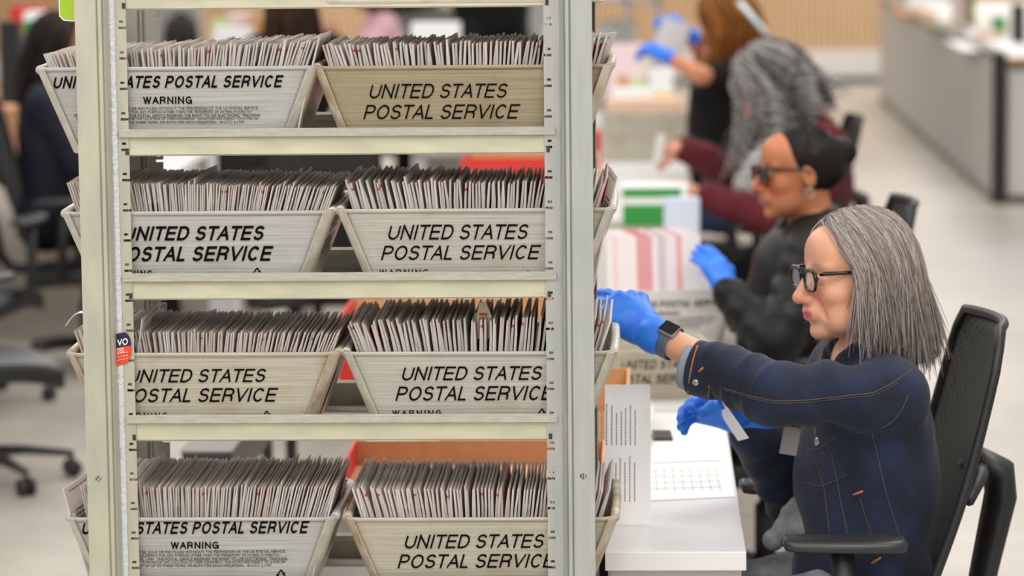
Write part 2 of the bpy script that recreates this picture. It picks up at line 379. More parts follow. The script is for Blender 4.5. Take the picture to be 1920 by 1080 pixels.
# ------------------------------------------------------------------ soft bodies: signed distances + surface nets
class SDF:
    def __init__(s, lo, hi, h):
        s.h = h; s.lo = np.array(lo, float); s.n = np.ceil((np.array(hi) - s.lo) / h).astype(int) + 1
        s.F = np.full(s.n, 1e3, np.float32)
    def sub(s, lo, hi):
        a = np.clip(np.floor((np.array(lo) - s.lo) / s.h).astype(int), 0, s.n - 1); b = np.clip(np.ceil((np.array(hi) - s.lo) / s.h).astype(int) + 1, a + 1, s.n)
        ax = [s.lo[i] + s.h * np.arange(a[i], b[i]) for i in range(3)]
        X, Y, Z = np.meshgrid(*ax, indexing='ij')
        return tuple(slice(a[i], b[i]) for i in range(3)), X, Y, Z
    def put(s, sl, d, k, op='u'):
        A = s.F[sl]; d = d.astype(np.float32)
        if op == 'u':
            if k > 0:
                q = np.maximum(k - np.abs(A - d), 0) / k; s.F[sl] = np.minimum(A, d) - q * q * k * .25
            else: s.F[sl] = np.minimum(A, d)
        else:
            if k > 0:
                q = np.maximum(k - np.abs(A + d), 0) / k; s.F[sl] = np.maximum(A, -d) + q * q * k * .25
            else: s.F[sl] = np.maximum(A, -d)
    def cap(s, a, b, ra, rb=None, k=0.02, op='u', warp=None, flat=None):
        """tapered capsule; flat=(axis, factor) squeezes it along axis."""
        rb = ra if rb is None else rb; a, b = np.array(a, float), np.array(b, float); m = max(ra, rb) * (1 if flat is None else max(1, flat[1])) + k + 2 * s.h + (0.03 if warp else 0)
        sl, X, Y, Z = s.sub(np.minimum(a, b) - m, np.maximum(a, b) + m)
        ab = b - a; L2 = max(ab @ ab, 1e-9)
        px, py, pz = X - a[0], Y - a[1], Z - a[2]
        t = np.clip((px * ab[0] + py * ab[1] + pz * ab[2]) / L2, 0, 1)
        qx, qy, qz = px - t * ab[0], py - t * ab[1], pz - t * ab[2]
        if flat is not None:
            n = np.array(flat[0], float); n /= np.linalg.norm(n); c = qx * n[0] + qy * n[1] + qz * n[2]; e = c * (1 / flat[1] - 1)
            qx, qy, qz = qx + e * n[0], qy + e * n[1], qz + e * n[2]
        d = np.sqrt(qx * qx + qy * qy + qz * qz) - (ra + (rb - ra) * t)
        if warp is not None: d = d + warp(X, Y, Z, t, np.sqrt(L2))
        s.put(sl, d, k, op); return s
    def ell(s, c, r, R=None, k=0.02, op='u', warp=None):
        """ellipsoid at c with radii r; R columns are its axes."""
        c = np.array(c, float); r = np.array(r, float); m = r.max() + k + 2 * s.h + (0.03 if warp else 0)
        sl, X, Y, Z = s.sub(c - m, c + m)
        R = np.eye(3) if R is None else np.array(R, float)
        P = [X - c[0], Y - c[1], Z - c[2]]
        q = [sum(R[j][i] * P[j] for j in range(3)) for i in range(3)]
        k0 = np.sqrt(sum((q[i] / r[i]) ** 2 for i in range(3))); k1 = np.sqrt(sum((q[i] / r[i] ** 2) ** 2 for i in range(3))) + 1e-6
        d = k0 * (k0 - 1) / k1
        if warp is not None: d = d + warp(X, Y, Z, None, None)
        s.put(sl, d, k, op); return s
    def cut(s, n, p, k=0.004):
        """keeps the side where (x-p).n < 0"""
        n = np.array(n, float); n /= np.linalg.norm(n); p = np.array(p, float)
        sl, X, Y, Z = s.sub(s.lo, s.lo + s.h * s.n)
        s.put(sl, -((X - p[0]) * n[0] + (Y - p[1]) * n[1] + (Z - p[2]) * n[2]), k, 'd'); return s
    def noise(s, amp, freq, seed=0):
        rs = np.random.RandomState(seed); sl, X, Y, Z = s.sub(s.lo, s.lo + s.h * s.n); w = 0
        for i in range(6):
            v = rs.randn(3); v = v / np.linalg.norm(v) * freq * (0.6 + rs.rand()); w = w + np.sin(X * v[0] + Y * v[1] + Z * v[2] + rs.rand() * 6.28)
        s.F[sl] += (amp * w / 2.5).astype(np.float32); return s
    def mesh(s):
        F = s.F; S = F < 0; n = F.shape
        c = [S[i:n[0] - 1 + i, j:n[1] - 1 + j, k:n[2] - 1 + k] for i in (0, 1) for j in (0, 1) for k in (0, 1)]
        cnt = sum(x.astype(np.int8) for x in c); I = np.argwhere((cnt > 0) & (cnt < 8))
        idx = -np.ones(cnt.shape, np.int64); idx[tuple(I.T)] = np.arange(len(I))
        val = np.stack([F[I[:, 0] + i, I[:, 1] + j, I[:, 2] + k] for i in (0, 1) for j in (0, 1) for k in (0, 1)], 1).astype(float)
        cor = np.array([(i, j, k) for i in (0, 1) for j in (0, 1) for k in (0, 1)], float)
        acc = np.zeros((len(I), 3)); w = np.zeros(len(I))
        for a in range(8):
            for b in range(a + 1, 8):
                if np.abs(cor[a] - cor[b]).sum() != 1: continue
                m = (val[:, a] < 0) != (val[:, b] < 0); t = np.where(m, val[:, a] / np.where(m, val[:, a] - val[:, b], 1), 0)
                acc += np.where(m[:, None], cor[a] + t[:, None] * (cor[b] - cor[a]), 0); w += m
        V = s.lo + s.h * (I + acc / w[:, None])
        faces = []
        for ax in range(3):
            sl0 = [slice(1, -1)] * 3; sl1 = [slice(1, -1)] * 3; sl0[ax] = slice(0, -1); sl1[ax] = slice(1, None)
            A, B = S[tuple(sl0)], S[tuple(sl1)]; E = np.argwhere(A != B); inv = A[tuple(E.T)]
            E = E + 1; E[:, ax] -= 1
            o1, o2 = [(1, 2), (2, 0), (0, 1)][ax]
            def cell(d1, d2):
                q = E.copy(); q[:, o1] -= d1; q[:, o2] -= d2; return idx[q[:, 0], q[:, 1], q[:, 2]]
            Q = np.stack([cell(1, 1), cell(0, 1), cell(0, 0), cell(1, 0)], 1)
            Q[~inv] = Q[~inv][:, ::-1]
            faces.append(Q[(Q >= 0).all(1)])
        return V, np.concatenate(faces)
def soft(name, parts, material, parent, color=None):
    """One mesh from one or more (V, Q) pieces; color(V) -> rgb rows stored as 'Col'."""
    l = root_loc(parent) if parent is not None else Vector((0, 0, 0))
    Vs, Qs, o = [], [], 0
    for V, Q in parts: Vs.append(V); Qs.append(Q + o); o += len(V)
    V = np.concatenate(Vs); Q = np.concatenate(Qs)
    me = bpy.data.meshes.new(name)
    me.vertices.add(len(V)); me.vertices.foreach_set('co', (V - np.array(l)).astype(np.float32).ravel())
    me.loops.add(Q.size); me.loops.foreach_set('vertex_index', Q.astype(np.int32).ravel())
    me.polygons.add(len(Q)); me.polygons.foreach_set('loop_start', np.arange(0, Q.size, 4, dtype=np.int32))
    me.polygons.foreach_set('use_smooth', np.ones(len(Q), bool)); me.update(calc_edges=True); me.validate()
    if color is not None: set_col(me, color(V))
    ob = link(name, me, material, parent)
    ob_bvh[ob.name] = (V, Q)
    return ob
ob_bvh = {}
def set_col(me, rgb):
    a = me.color_attributes.new('Col', 'FLOAT_COLOR', 'POINT')
    a.data.foreach_set('color', np.concatenate([rgb, np.ones((len(rgb), 1))], 1).astype(np.float32).ravel())
def bvh(o):
    V, Q = ob_bvh[o.name]; return BVHTree.FromPolygons([tuple(p) for p in V], [tuple(int(i) for i in q) for q in Q])
# ------------------------------------------------------------------ materials of the rack and the mail
mat('steel_cream', (192, 189, 168), 0.42, 0.25, 0.5, col2=(176, 175, 160), scale=6, stretch=(6, 6, 1.5))
mat('steel_grey', (176, 180, 177), 0.36, 0.45, 0.5, col2=(188, 190, 184), scale=8, stretch=(8, 8, 1.0))
mat('rail_cream', (206, 201, 174), 0.45, 0.15, 0.5, col2=(188, 185, 164), scale=5, stretch=(2, 8, 8))
mat('rail_lip', (196, 196, 182), 0.3, 0.35, 0.5, col2=(178, 177, 164), scale=24, stretch=(1.5, 10, 10), bump=0.1)
mat('steel_dull', (176, 173, 160), 0.5, 0.3, 0.5, col2=(160, 158, 148), scale=5)
mat('slot_dark', (52, 50, 46), 0.6)
mat('print_black', (18, 17, 16), 0.8, spec=0.05)
plastic_mat('tray_white', (202, 198, 188), (178, 160, 130))
plastic_mat('tray_grey', (200, 199, 194), (178, 172, 158))
plastic_mat('tray_yellow', (176, 162, 132), (144, 124, 94))
plastic_mat('tray_cream', (204, 197, 178), (176, 154, 118))
mat('rim_plastic', (200, 194, 180), 0.38, var=0.12, scale=40)
mat('rim_dirty', (166, 146, 114), 0.45, col2=(206, 196, 176), scale=30)
paper_mat('envelope_paper'); paper_mat('ballot_paper', True)
mat('tag_green', (163, 200, 40), 0.5); mat('white_card', (240, 240, 236), 0.5)
mat('sticker_navy', (26, 34, 66), 0.4); mat('sticker_red', (232, 66, 34), 0.4); mat('sticker_white', (240, 240, 240), 0.4)

YF = 5.706            # front of the rack
YB = YF + 0.47        # back of the rack
LIPS = [1.775, 1.514, 1.254, 0.996, 0.696]

# ------------------------------------------------------------------ setting: floor and far wall
fm = bpy.data.materials.new('floor_concrete'); fm.use_nodes = True
nt = fm.node_tree; b = nt.nodes['Principled BSDF']
tc = nt.nodes.new('ShaderNodeTexCoord')
n1 = nt.nodes.new('ShaderNodeTexNoise'); n1.inputs['Scale'].default_value = 0.9; n1.inputs['Detail'].default_value = 5; nt.links.new(tc.outputs['Object'], n1.inputs['Vector'])
n2 = nt.nodes.new('ShaderNodeTexNoise'); n2.inputs['Scale'].default_value = 9; n2.inputs['Detail'].default_value = 6; nt.links.new(tc.outputs['Object'], n2.inputs['Vector'])
mxx = nt.nodes.new('ShaderNodeMixRGB'); mxx.inputs[0].default_value = 0.35; nt.links.new(n1.outputs['Fac'], mxx.inputs[1]); nt.links.new(n2.outputs['Fac'], mxx.inputs[2])
rp = nt.nodes.new('ShaderNodeValToRGB'); rp.color_ramp.elements[0].position = .35; rp.color_ramp.elements[1].position = .65
rp.color_ramp.elements[0].color = srgb(160, 154, 146); rp.color_ramp.elements[1].color = srgb(190, 181, 168)
nt.links.new(mxx.outputs[0], rp.inputs[0]); nt.links.new(rp.outputs[0], b.inputs['Base Color']); b.inputs['Roughness'].default_value = 0.38
tag(obj('floor', G().box((0, 16, -0.05), (30, 40, 0.1)), fm), kind='structure')

wm = bpy.data.materials.new('slat_wood'); wm.use_nodes = True
nt = wm.node_tree; b = nt.nodes['Principled BSDF']
tc = nt.nodes.new('ShaderNodeTexCoord'); mp = nt.nodes.new('ShaderNodeMapping'); mp.inputs['Scale'].default_value = (8, 8, .6); nt.links.new(tc.outputs['Object'], mp.inputs[0])
nz = nt.nodes.new('ShaderNodeTexNoise'); nz.inputs['Scale'].default_value = 4; nt.links.new(mp.outputs[0], nz.inputs['Vector'])
rp = nt.nodes.new('ShaderNodeValToRGB'); rp.color_ramp.elements[0].color = srgb(214, 172, 124); rp.color_ramp.elements[1].color = srgb(234, 198, 152)
nt.links.new(nz.outputs['Fac'], rp.inputs[0]); nt.links.new(rp.outputs[0], b.inputs['Base Color']); b.inputs['Roughness'].default_value = 0.5
mat('plinth_white', (226, 220, 214), 0.6); mat('skirting_dark', (70, 68, 64), 0.6); mat('wall_paint', (212, 206, 200), 0.8)
YW = 31.6
tag(obj('wall_back', G().box((0, YW + .1, 2.0), (30, .2, 4)), 'wall_paint'), kind='structure')
tag(obj('baseboard_back', G().box((0, YW - .06, .03), (30, .12, .06)), 'skirting_dark'), kind='structure')
tag(obj('trim_1', G().box((0, YW - .035, .19), (30, .07, .27)), 'plinth_white'), kind='structure')
g = G()
for i in range(210): g.box((-6.5 + i * 0.06, YW - .03, 2.15), (.042, .06, 3.65))
wall_slats = tag(obj('trim_2', g, wm), kind='structure')

# ------------------------------------------------------------------ the rack
rack = thing('storage_rack', (-0.545, YF + .235, 0), 'tall cream steel rack holding rows of full mail trays', 'rack')
def thick_path(path, t):
    """open 2D path -> closed polygon of thickness t"""
    p = [Vector((a, b)) for a, b in path]; out = []
    for s in (1, -1):
        q = []
        for i in range(len(p)):
            d = (p[min(i + 1, len(p) - 1)] - p[max(i - 1, 0)]).normalized(); nrm = Vector((-d.y, d.x))
            q.append(tuple(p[i] + nrm * (s * t / 2)))
        out.append(q)
    return out[0] + out[1][::-1]
def upright(x_out, sx, y0, sy, zt, material, holes):
    """sheet steel post; sx=+1: the slotted flange points to +X; sy=+1: the post opens to +Y"""
    P = [(0, .030), (0, 0), (.036, 0), (.0385, .004), (.041, 0), (.0455, 0), (.048, .004), (.0505, 0), (.052, .003), (.054, .026), (.058, .031), (.0855, .031)]
    poly = thick_path([(x_out + sx * a, y0 + sy * c) for a, c in P], 0.0022)
    o = obj('upright', G().prism(poly, 'z', 0, zt), material, rack)
    cut = G()
    l = root_loc(rack)
    z = 0.06
    while z < zt - .03:
        cut.box((x_out + sx * .080 - l.x, y0 + sy * .031 - l.y, z), (.017, .03, .0045))
        cut.box((x_out + sx * .0765 - l.x, y0 + sy * .031 - l.y, z + .011), (.0075, .03, .0045))
        z += 0.0545
    for hz in holes: cut.tube([(x_out + sx * .020 - l.x, y0 - .05 - l.y, hz), (x_out + sx * .020 - l.x, y0 + .03 - l.y, hz)], .0062, 16)
    me = bpy.data.meshes.new('cutter'); me.from_pydata(cut.v, [], cut.f); 
    bm = bmesh.new(); bm.from_mesh(me); bmesh.ops.recalc_face_normals(bm, faces=bm.faces); bm.to_mesh(me); bm.free()
    c = bpy.data.objects.new('cutter', me); COL.objects.link(c)
    c.location = l
    m = o.modifiers.new('slots', 'BOOLEAN'); m.operation = 'DIFFERENCE'; m.object = c; m.solver = 'EXACT'
    bpy.context.view_layer.update()
    dg = bpy.context.evaluated_depsgraph_get(); nm = bpy.data.meshes.new_from_object(o.evaluated_get(dg))
    o.modifiers.clear(); o.data = nm
    bpy.data.objects.remove(c)
    return o
hl = [at(188, y, YF).z for y in (846, 898)]
post_l = upright(-1.003, 1, YF, 1, 2.06, 'steel_cream', hl)
post_r = upright(-0.088, -1, YF, 1, 2.06, 'steel_grey', [at(1092, 893, YF).z])
tag(post_r, 'greyer steel post')
upright(-1.003, 1, YB, -1, 2.06, 'steel_dull', [])
upright(-0.088, -1, YB, -1, 2.06, 'steel_dull', [])
def rail(zl, y0, sy, material, lipm):
    g = G(); f = lambda y: y0 + sy * y
    # face with a soft fold, and the bottom flange the trays rest on
    poly = thick_path([(f(.006), zl - .008), (f(.004), zl - .016), (f(.004), zl - .046), (f(.006), zl - .048), (f(.09), zl - .048)], .002)
    g.prism(poly, 'x', -.921, -.167)
    o = obj('rail', g, material, rack)
    l = G()
    n = 8; prof = [(f(-.005), zl - .0145), (f(-.006), zl - .003)] + [(f(-.003 + .012 * i / n), zl - .003 + .003 * math.sin(PI * i / n)) for i in range(n + 1)] + [(f(.012), zl - .004), (f(.012), zl - .0145)]
    l.prism(prof, 'x', -.934, -.154)
    lo = obj('rail_lip', l, lipm, o)
    for x in (-.921, -.167): obj('rail_hook', G().span((x - .003, f(-.0015), zl - .046), (x + .003, f(.003), zl - .036)), 'slot_dark', o)
for zl in LIPS:
    rail(zl, YF + .03, 1, 'rail_cream', 'rail_lip')
    rail(zl, YB - .03, -1, 'steel_dull', 'steel_dull')
# voting sticker wrapped over the folds of the left post
P0 = at(221, 656, YF + .02)
def sticker_pt(u, w):   # u across (-1..1), w up (-1..1): follows the bevel of the post
    k = (u + 1) * .5
    return Vector((-.9478 + k * .026, YF + .0210 + .0062 * min(1, k / .3), P0.z + w * .029 + .004 * k))
def sticker_part(name, fn, material, lift=0.0, parent=None):
    R, Cn = 13, 9; P = []
    for i in range(R):
        w = -1 + 2 * i / (R - 1); hw = math.sqrt(max(.02, 1 - w * w)) if True else 1
        row = []
        for j in range(Cn):
            u = -1 + (1 + hw) * j / (Cn - 1) if True else 0
            row.append(sticker_pt(u, fn(w)) + Vector((0, -lift, 0)))
        P.append(row)
    return obj(name, G().sheet(P, .0004, R, Cn, (0, -1, 0)), material, parent)
tm = mat('glare_pale', (214, 219, 222), 0.14, 0.0, 0.9, bump=.45, scale=120)  # pale glossy strip added to the bevel, standing in for the post's glare
g = G(); g.sheet([[(-.9484, YF + .0262, z), (-.944, YF + .0282, z), (-.9375, YF + .0288, z)] for z in np.linspace(.02, 2.04, 60)], .0004, 60, 3, (0, -1, 0))
tag(obj('glare_strip', g, tm, rack, True), 'shiny clear film down the left post')
stk = tag(sticker_part('voting_sticker', lambda w: w, 'sticker_red', 0, rack), 'round navy and orange voting sticker')
P = []
for i in range(7):
    w = .12 + .86 * i / 6; hw = math.sqrt(max(.02, 1 - w * w))
    P.append([sticker_pt(-1 + (1 + hw) * j / 8, w) + Vector((0, -.0006, 0)) for j in range(9)])
nv = obj('sticker_field', G().sheet(P, .0004, 7, 9, (0, -1, 0)), 'sticker_navy', stk)
g = G(); place_text(g, 'VO', lambda x, y: sticker_pt(x, y) + Vector((0, -.0016, 0)), -.9, .55, .2, .62, 0, .02)
g2 = G(); place_text(g, 'TED', lambda x, y: sticker_pt(x, y) + Vector((0, -.0016, 0)), -.95, .0, -.25, .05, 0, .01)
for k in range(3):
    z = -.3 - .2 * k
    for q in range(4):
        a = -.9 + .38 * q
        if a + .25 < math.sqrt(1 - z * z): g.add([sticker_pt(u, w) + Vector((0, -.0016, 0)) for u, w in ((a, z), (a + .25, z + .03), (a + .25, z + .07), (a, z + .04))], [(0, 1, 2, 3)])
obj('sticker_lettering', g, 'sticker_white', stk)

# ------------------------------------------------------------------ mail trays
def make_tray(name, xl, xr, zr, label, body_m, rim_m, taper=.055, h=.157, yfront=None, group=None, dep=.395):
    yf = YF + .037 if yfront is None else yfront
    xc, a = (xl + xr) / 2, (xr - xl) / 2; yc = yf + dep / 2; z0 = zr - h
    T = thing(name, (xc, yc, z0), label, 'mail tray', group)
    def half(v): return a - taper * (1 - v), dep / 2 - .022 * (1 - v)
    def outline(v, off=0.0, n=7):
        A, B = half(v); A += off; B += off; r = .03 + off; pts = []
        for (cx, cy, a0) in ((A - r, -B + r, -90), (A - r, B - r, 0), (-A + r, B - r, 90), (-A + r, -B + r, 180)):
            for i in range(n):
                t = math.radians(a0 + 90 * i / (n - 1)); pts.append((cx + r * math.cos(t), cy + r * math.sin(t)))
        out = []
        for (x, y) in pts:
            out.append((xc + x, yc + y))
        # extra points on the straight ends, bowed a little
        return out
    N = len(outline(1))
    vs = [0, .04, .2, .4, .6, .8, 1]
    g = G(); v = []; f = []
    for k, off in ((0, 0), (1, -.005)):
        for q in vs:
            z = z0 + h * q + (0.005 if k and q == 0 else 0)
            v += [(x, y, z) for x, y in outline(q, off)]
    M = len(vs)
    for k in range(2):
        for i in range(M - 1):
            for j in range(N):
                b0 = (k * M + i) * N; b1 = b0 + N; J = (j + 1) % N
                f.append((b0 + j, b0 + J, b1 + J, b1 + j) if k == 0 else (b0 + j, b1 + j, b1 + J, b0 + J))
    for j in range(N):
        J = (j + 1) % N; f.append(((M - 1) * N + j, (M - 1) * N + J, (2 * M - 1) * N + J, (2 * M - 1) * N + j))
    f.append(tuple(reversed(range(N)))); f.append(tuple(range(M * N, M * N + N)))
    g.add(v, f)
    body = obj('tray_body', g, body_m, T)
    # rolled rim all the way round
    g = G(); ring = outline(1, .0005)
    prof = [(.0004, -.006), (.0012, -.002), (.0010, .0008), (-.001, .0018), (-.0060, .0015), (-.0068, -.002), (-.006, -.006)]
    v = []; K = len(prof)
    for (po, pz) in prof: v += [(x, y, zr + pz) for x, y in outline(1, po)]
    f = [(i * N + j, i * N + (j + 1) % N, ((i + 1) % K) * N + (j + 1) % N, ((i + 1) % K) * N + j) for i in range(K) for j in range(N)]
    g.add(v, f); obj('rim', g, body_m, T, smooth=True)
    # the end walls fold round the corners: a second skin on each end
    for s in (-1, 1):
        g = G(); sel = [j for j in range(N)]
        pts = {}
        rows = []
        for q in vs:
            A, B = half(q); arc = []
            o1 = outline(q, .0022)
            seq = (list(range(7, 14)) if s < 0 else None)
            P = [p for p in o1 if (p[0] - xc) * s > A - .012]
            P.sort(key=lambda p: p[1])
            P = [(xc + s * (A - .016), yc - B - .0022)] + P + [(xc + s * (A - .016), yc + B + .0022)]
            rows.append([Vector((x, y, z0 + h * q * .985 + .001)) for x, y in P])
        mn = min(len(r) for r in rows); rows = [r[:mn] for r in rows]
        g.sheet(rows, .0015, len(rows), mn, None)
        obj('end_panel', g, rim_m, T)
        # thicker folded top corner roll
        g = G(); B = half(1)[1]; A = half(1)[0]
        g.tube([(xc + s * (A - .004 + .002 * math.cos(i / 8 * PI - PI / 2)), yc - B + .03 + (2 * B - .06) * i / 8, zr - .004) for i in range(9)], .0085, 10)
        obj('end_handle_roll', g, rim_m, T, smooth=True)
    def face(px, py, lift=.0016):
        Y = yf
        for _ in range(3):
            p = at(px, py, Y); vv = min(1, max(0, (p.z - z0) / h)); Y = yc - half(vv)[1] - lift
        return at(px, py, Y)
    return T, dict(xc=xc, yc=yc, z0=z0, zr=zr, a=a, half=half, face=face, yf=yf, h=h)
def letter(T, D, items, name='lettering'):
    g = G()
    for (s, x0, x1, yb, yt, sh, bo, sp) in items:
        xm = (x0 + x1) / 2
        fn = lambda x, y: D['face'](x, -y - .005 * (x - xm))
        if all(c == ' ' or c in CAPS for c in s): caps(g, s, fn, x0, x1, -yb, -yt, sh, .125 + bo * 2.0, (sp - 1) * .5)
        else: place_text(g, s, fn, x0, x1, -yb, -yt, sh, 0, sp)
    return obj(name, g, 'print_black', T, fix=False)
def recycle_mark(T, D, cx, cy, s):
    """three bent arrows chasing each other"""
    g = G()
    for k in range(3):
        R = lambda x, y, k=k: (x * math.cos(k * 2.0944) - y * math.sin(k * 2.0944), x * math.sin(k * 2.0944) + y * math.cos(k * 2.0944))
        for poly in ([(-.55, .35), (-.12, 1.0), (.12, 1.0), (.12, .78), (-.02, .78), (-.38, .24)], [(.12, 1.0), (.45, .5), (.62, .6), (.52, .12), (.1, .3), (.26, .39), (.0, .78)]):
            g.add([D['face'](cx + R(x, y)[0] * s, cy - R(x, y)[1] * s) for x, y in poly], [tuple(range(len(poly)))])
    return obj('recycling_mark', g, 'print_black', T, fix=False)
WARN = ['THIS TRAY MAY NOT BE SOLD OR RECYCLED WITHOUT THE PERMISSION OF THE US POSTAL SERVICE,',
        'NOR USE OF THIS EQUIPMENT FOR ANY PURPOSE OTHER THAN THE TRANSPORT OF US MAIL IS STRICTLY',
        'PROHIBITED BY FEDERAL LAW.  THE POSTAL SERVICE RESERVES THE RIGHT TO USE ELECTRONIC TRACKING',
        'DEVICES OR THE RIGHT TO MONITOR THE LOCATION OF THEIR EQUIPMENT.  VIOLATORS ARE SUBJECT TO A FINE OR',
        'IMPRISONMENT OF UP TO THREE YEARS, OR BOTH FOR EACH VIOLATION.  18 U.S.C. \u00a7 1707.']
HW = [171, 159, 174, 170, 145]
TR = {}
ROWS = [  # xl, xr, rim z, label, body, rim
    ('a', -1.078, -.575, 1.625, 'white mail tray with full warning text, on the uppermost loaded shelf, left side', 'tray_grey', 'rim_plastic', .060),
    ('b', -.582, -.052, 1.624, 'yellowed brown mail tray on the uppermost loaded shelf', 'tray_yellow', 'rim_dirty', .055),
    ('c', -1.040, -.552, 1.367, 'white mail tray with heavy bold lettering on the second loaded shelf, left side', 'tray_grey', 'rim_plastic', .06),
    ('d', -.545, -.050, 1.369, 'pale mail tray on the second loaded shelf, beside the right post', 'tray_white', 'rim_plastic', .06),
    ('e', -1.037, -.545, 1.112, 'cream mail tray just right of the voting sticker', 'tray_cream', 'rim_dirty', .06),
    ('f', -.538, -.048, 1.112, 'pale mail tray with loosely fanned envelopes, third loaded shelf, right side', 'tray_white', 'rim_plastic', .06),
    ('g', -1.046, -.556, .811, 'white mail tray with full warning text on the lowest shelf in view', 'tray_grey', 'rim_plastic', .055),
    ('h', -.540, -.048, .810, 'cream mail tray on the lowest shelf, in front of the open kraft box', 'tray_cream', 'rim_dirty', .058)]
KK = (YF + .037) / YF
for i, (k, xl, xr, zr, lab, bm_, rm_, tp) in enumerate(ROWS):
    z_ = 1.94 - (1.94 - zr) * KK
    TR[k] = make_tray('mail_tray', xl * KK, xr * KK, z_, lab, bm_, rm_, tp, h=z_ - (LIPS[1 + i // 2] - .0462))
B1, B2 = .028, .0
letter(*TR['a'], [('UNITED STATES POSTAL SERVICE', 100, 532, 165, 142, .30, .03, 1.05)])
letter(*TR['a'], [('WARNING', 268, 360, 195, 181, 0, .03, 1.1)] + [(w, 314 - HW[i], 314 + HW[i], 206.5 + 6.6 * i, 200.5 + 6.6 * i, 0, .018, 1) for i, w in enumerate(WARN)], 'warning_text')
letter(*TR['b'], [('UNITED STATES', 693, 952, 184, 157, .30, .0, 1.0), ('POSTAL SERVICE', 681, 976, 223, 196, .30, .0, 1.0)])
letter(*TR['c'], [('UNITED STATES', 232, 496, 451, 424, .30, .028, 1.0), ('POSTAL SERVICE', 213, 513, 490, 462, .30, .028, 1.0)])
letter(*TR['c'], [('WARNING', 204, 286, 517, 507, 0, .03, 1.3)], 'warning_text'); recycle_mark(*TR['c'], 482, 513, 11)
letter(*TR['d'], [('UNITED STATES', 728, 991, 449, 421, .30, .004, 1.0), ('POSTAL SERVICE', 714, 1015, 487, 460, .30, .004, 1.0)])
letter(*TR['d'], [('WARNING', 711, 804, 515.5, 505, 0, .02, 1.4)], 'warning_text'); recycle_mark(*TR['d'], 990, 517, 10)
letter(*TR['e'], [('UNITED STATES', 240, 499, 717, 692, .30, .008, 1.0), ('POSTAL SERVICE', 226, 522, 754, 728, .30, .008, 1.0)])
letter(*TR['e'], [('WARNING', 224, 315, 784, 773.5, 0, .02, 1.5)], 'warning_text'); recycle_mark(*TR['e'], 500, 781, 11)
letter(*TR['f'], [('UNITED STATES', 754, 1017, 713, 687, .30, .006, 1.0), ('POSTAL SERVICE', 741, 1040, 751, 724, .30, .006, 1.0)])
letter(*TR['f'], [('WARNING', 735, 828, 779.5, 769, 0, .02, 1.4)], 'warning_text'); recycle_mark(*TR['f'], 1016, 777, 11)
letter(*TR['g'], [('UNITED STATES POSTAL SERVICE', 154, 580, 1001, 978, .30, .026, 1.05)])
letter(*TR['g'], [('WARNING', 320, 410, 1029, 1016, 0, .03, 1.1)] + [(w, 365 - HW[i], 365 + HW[i], 1038 + 6.6 * i, 1032 + 6.6 * i, 0, .018, 1) for i, w in enumerate(WARN)], 'warning_text')
recycle_mark(*TR['g'], 527, 1080, 12)
letter(*TR['h'], [('UNITED STATES', 759, 1021, 1028, 1002, .30, .006, 1.0), ('POSTAL SERVICE', 745, 1043, 1065, 1039, .30, .006, 1.0)])
# print on the right-hand end walls of the left trays
for k in ('g', 'c', 'e'):
    T, D = TR[k]; g = G()
    def endpt(x, y, D=D):
        vv = y; A, B = D['half'](vv); return Vector((D['xc'] + A + .0065, D['yc'] - B + .02 + x * (2 * B - .04), D['z0'] + D['h'] * vv))
    if k == 'e':
        g.add([endpt(x, y) for x, y in ((.1, .12), (.28, .1), (.3, .72), (.12, .74))], [(0, 1, 2, 3)]); obj('clear_label', g, 'white_card', T, fix=False); continue
    place_text(g, 'LABEL\nOTHER', endpt, .05, .55, .46, .92, .2, .0)
    obj('end_lettering', g, 'print_black', T, fix=False)

# ------------------------------------------------------------------ envelopes
EW, EH = .305, .185
def envelope_geo(seed, t0=.0042, hh=EH, bend=.004):
    rs = random.Random(seed); R, Cn = 7, 6; v = []; uv = []
    b1, b2, b3 = rs.uniform(-1, 1) * bend, rs.uniform(-1, 1) * bend, rs.uniform(-1, 1)
    for s in (-1, 1):
        for i in range(R):
            q = i / (R - 1)
            for j in range(Cn):
                u = j / (Cn - 1)
                t = t0 * (.42 + .58 * (math.sin(PI * min(1, .12 + .8 * q)) ** .6) * (.78 + .22 * math.sin(PI * u) ** .5))
                if i == R - 1: t *= .85
                x = s * t / 2 + b1 * math.sin(PI * q) + b2 * u * q + .003 * b3 * max(0, q - .8) * 5
                edge = .0007 * math.sin(9 * u + seed) if i == R - 1 else 0
                v.append((x, (u - .5) * EW, q * hh + edge)); uv.append((u, q))
    f = []; n = R * Cn
    for i in range(R - 1):
        for j in range(Cn - 1):
            a, b, c, d = i * Cn + j, i * Cn + j + 1, (i + 1) * Cn + j + 1, (i + 1) * Cn + j
            f += [(a, d, c, b), (a + n, b + n, c + n, d + n)]
    ring = [j for j in range(Cn)] + [i * Cn + Cn - 1 for i in range(1, R)] + [(R - 1) * Cn + j for j in range(Cn - 2, -1, -1)] + [i * Cn for i in range(R - 2, 0, -1)]
    for a, b in zip(ring, ring[1:] + ring[:1]): f.append((a, b, b + n, a + n))
    return v, f, uv
def env_mesh(name, v, f, uv, material):
    me = bpy.data.meshes.new(name); me.from_pydata(v, [], f); me.update()
    ul = me.uv_layers.new(name='UVMap')
    li = np.zeros(len(me.loops), np.int32); me.loops.foreach_get('vertex_index', li)
    ul.data.foreach_set('uv', np.array(uv, np.float32)[li].ravel())
    me.materials.append(MATS[material]); return me
VAR = [envelope_geo(s, .0052 + .0003 * (s % 4), EH + .0008 * (s % 3), .0014) for s in range(10)]
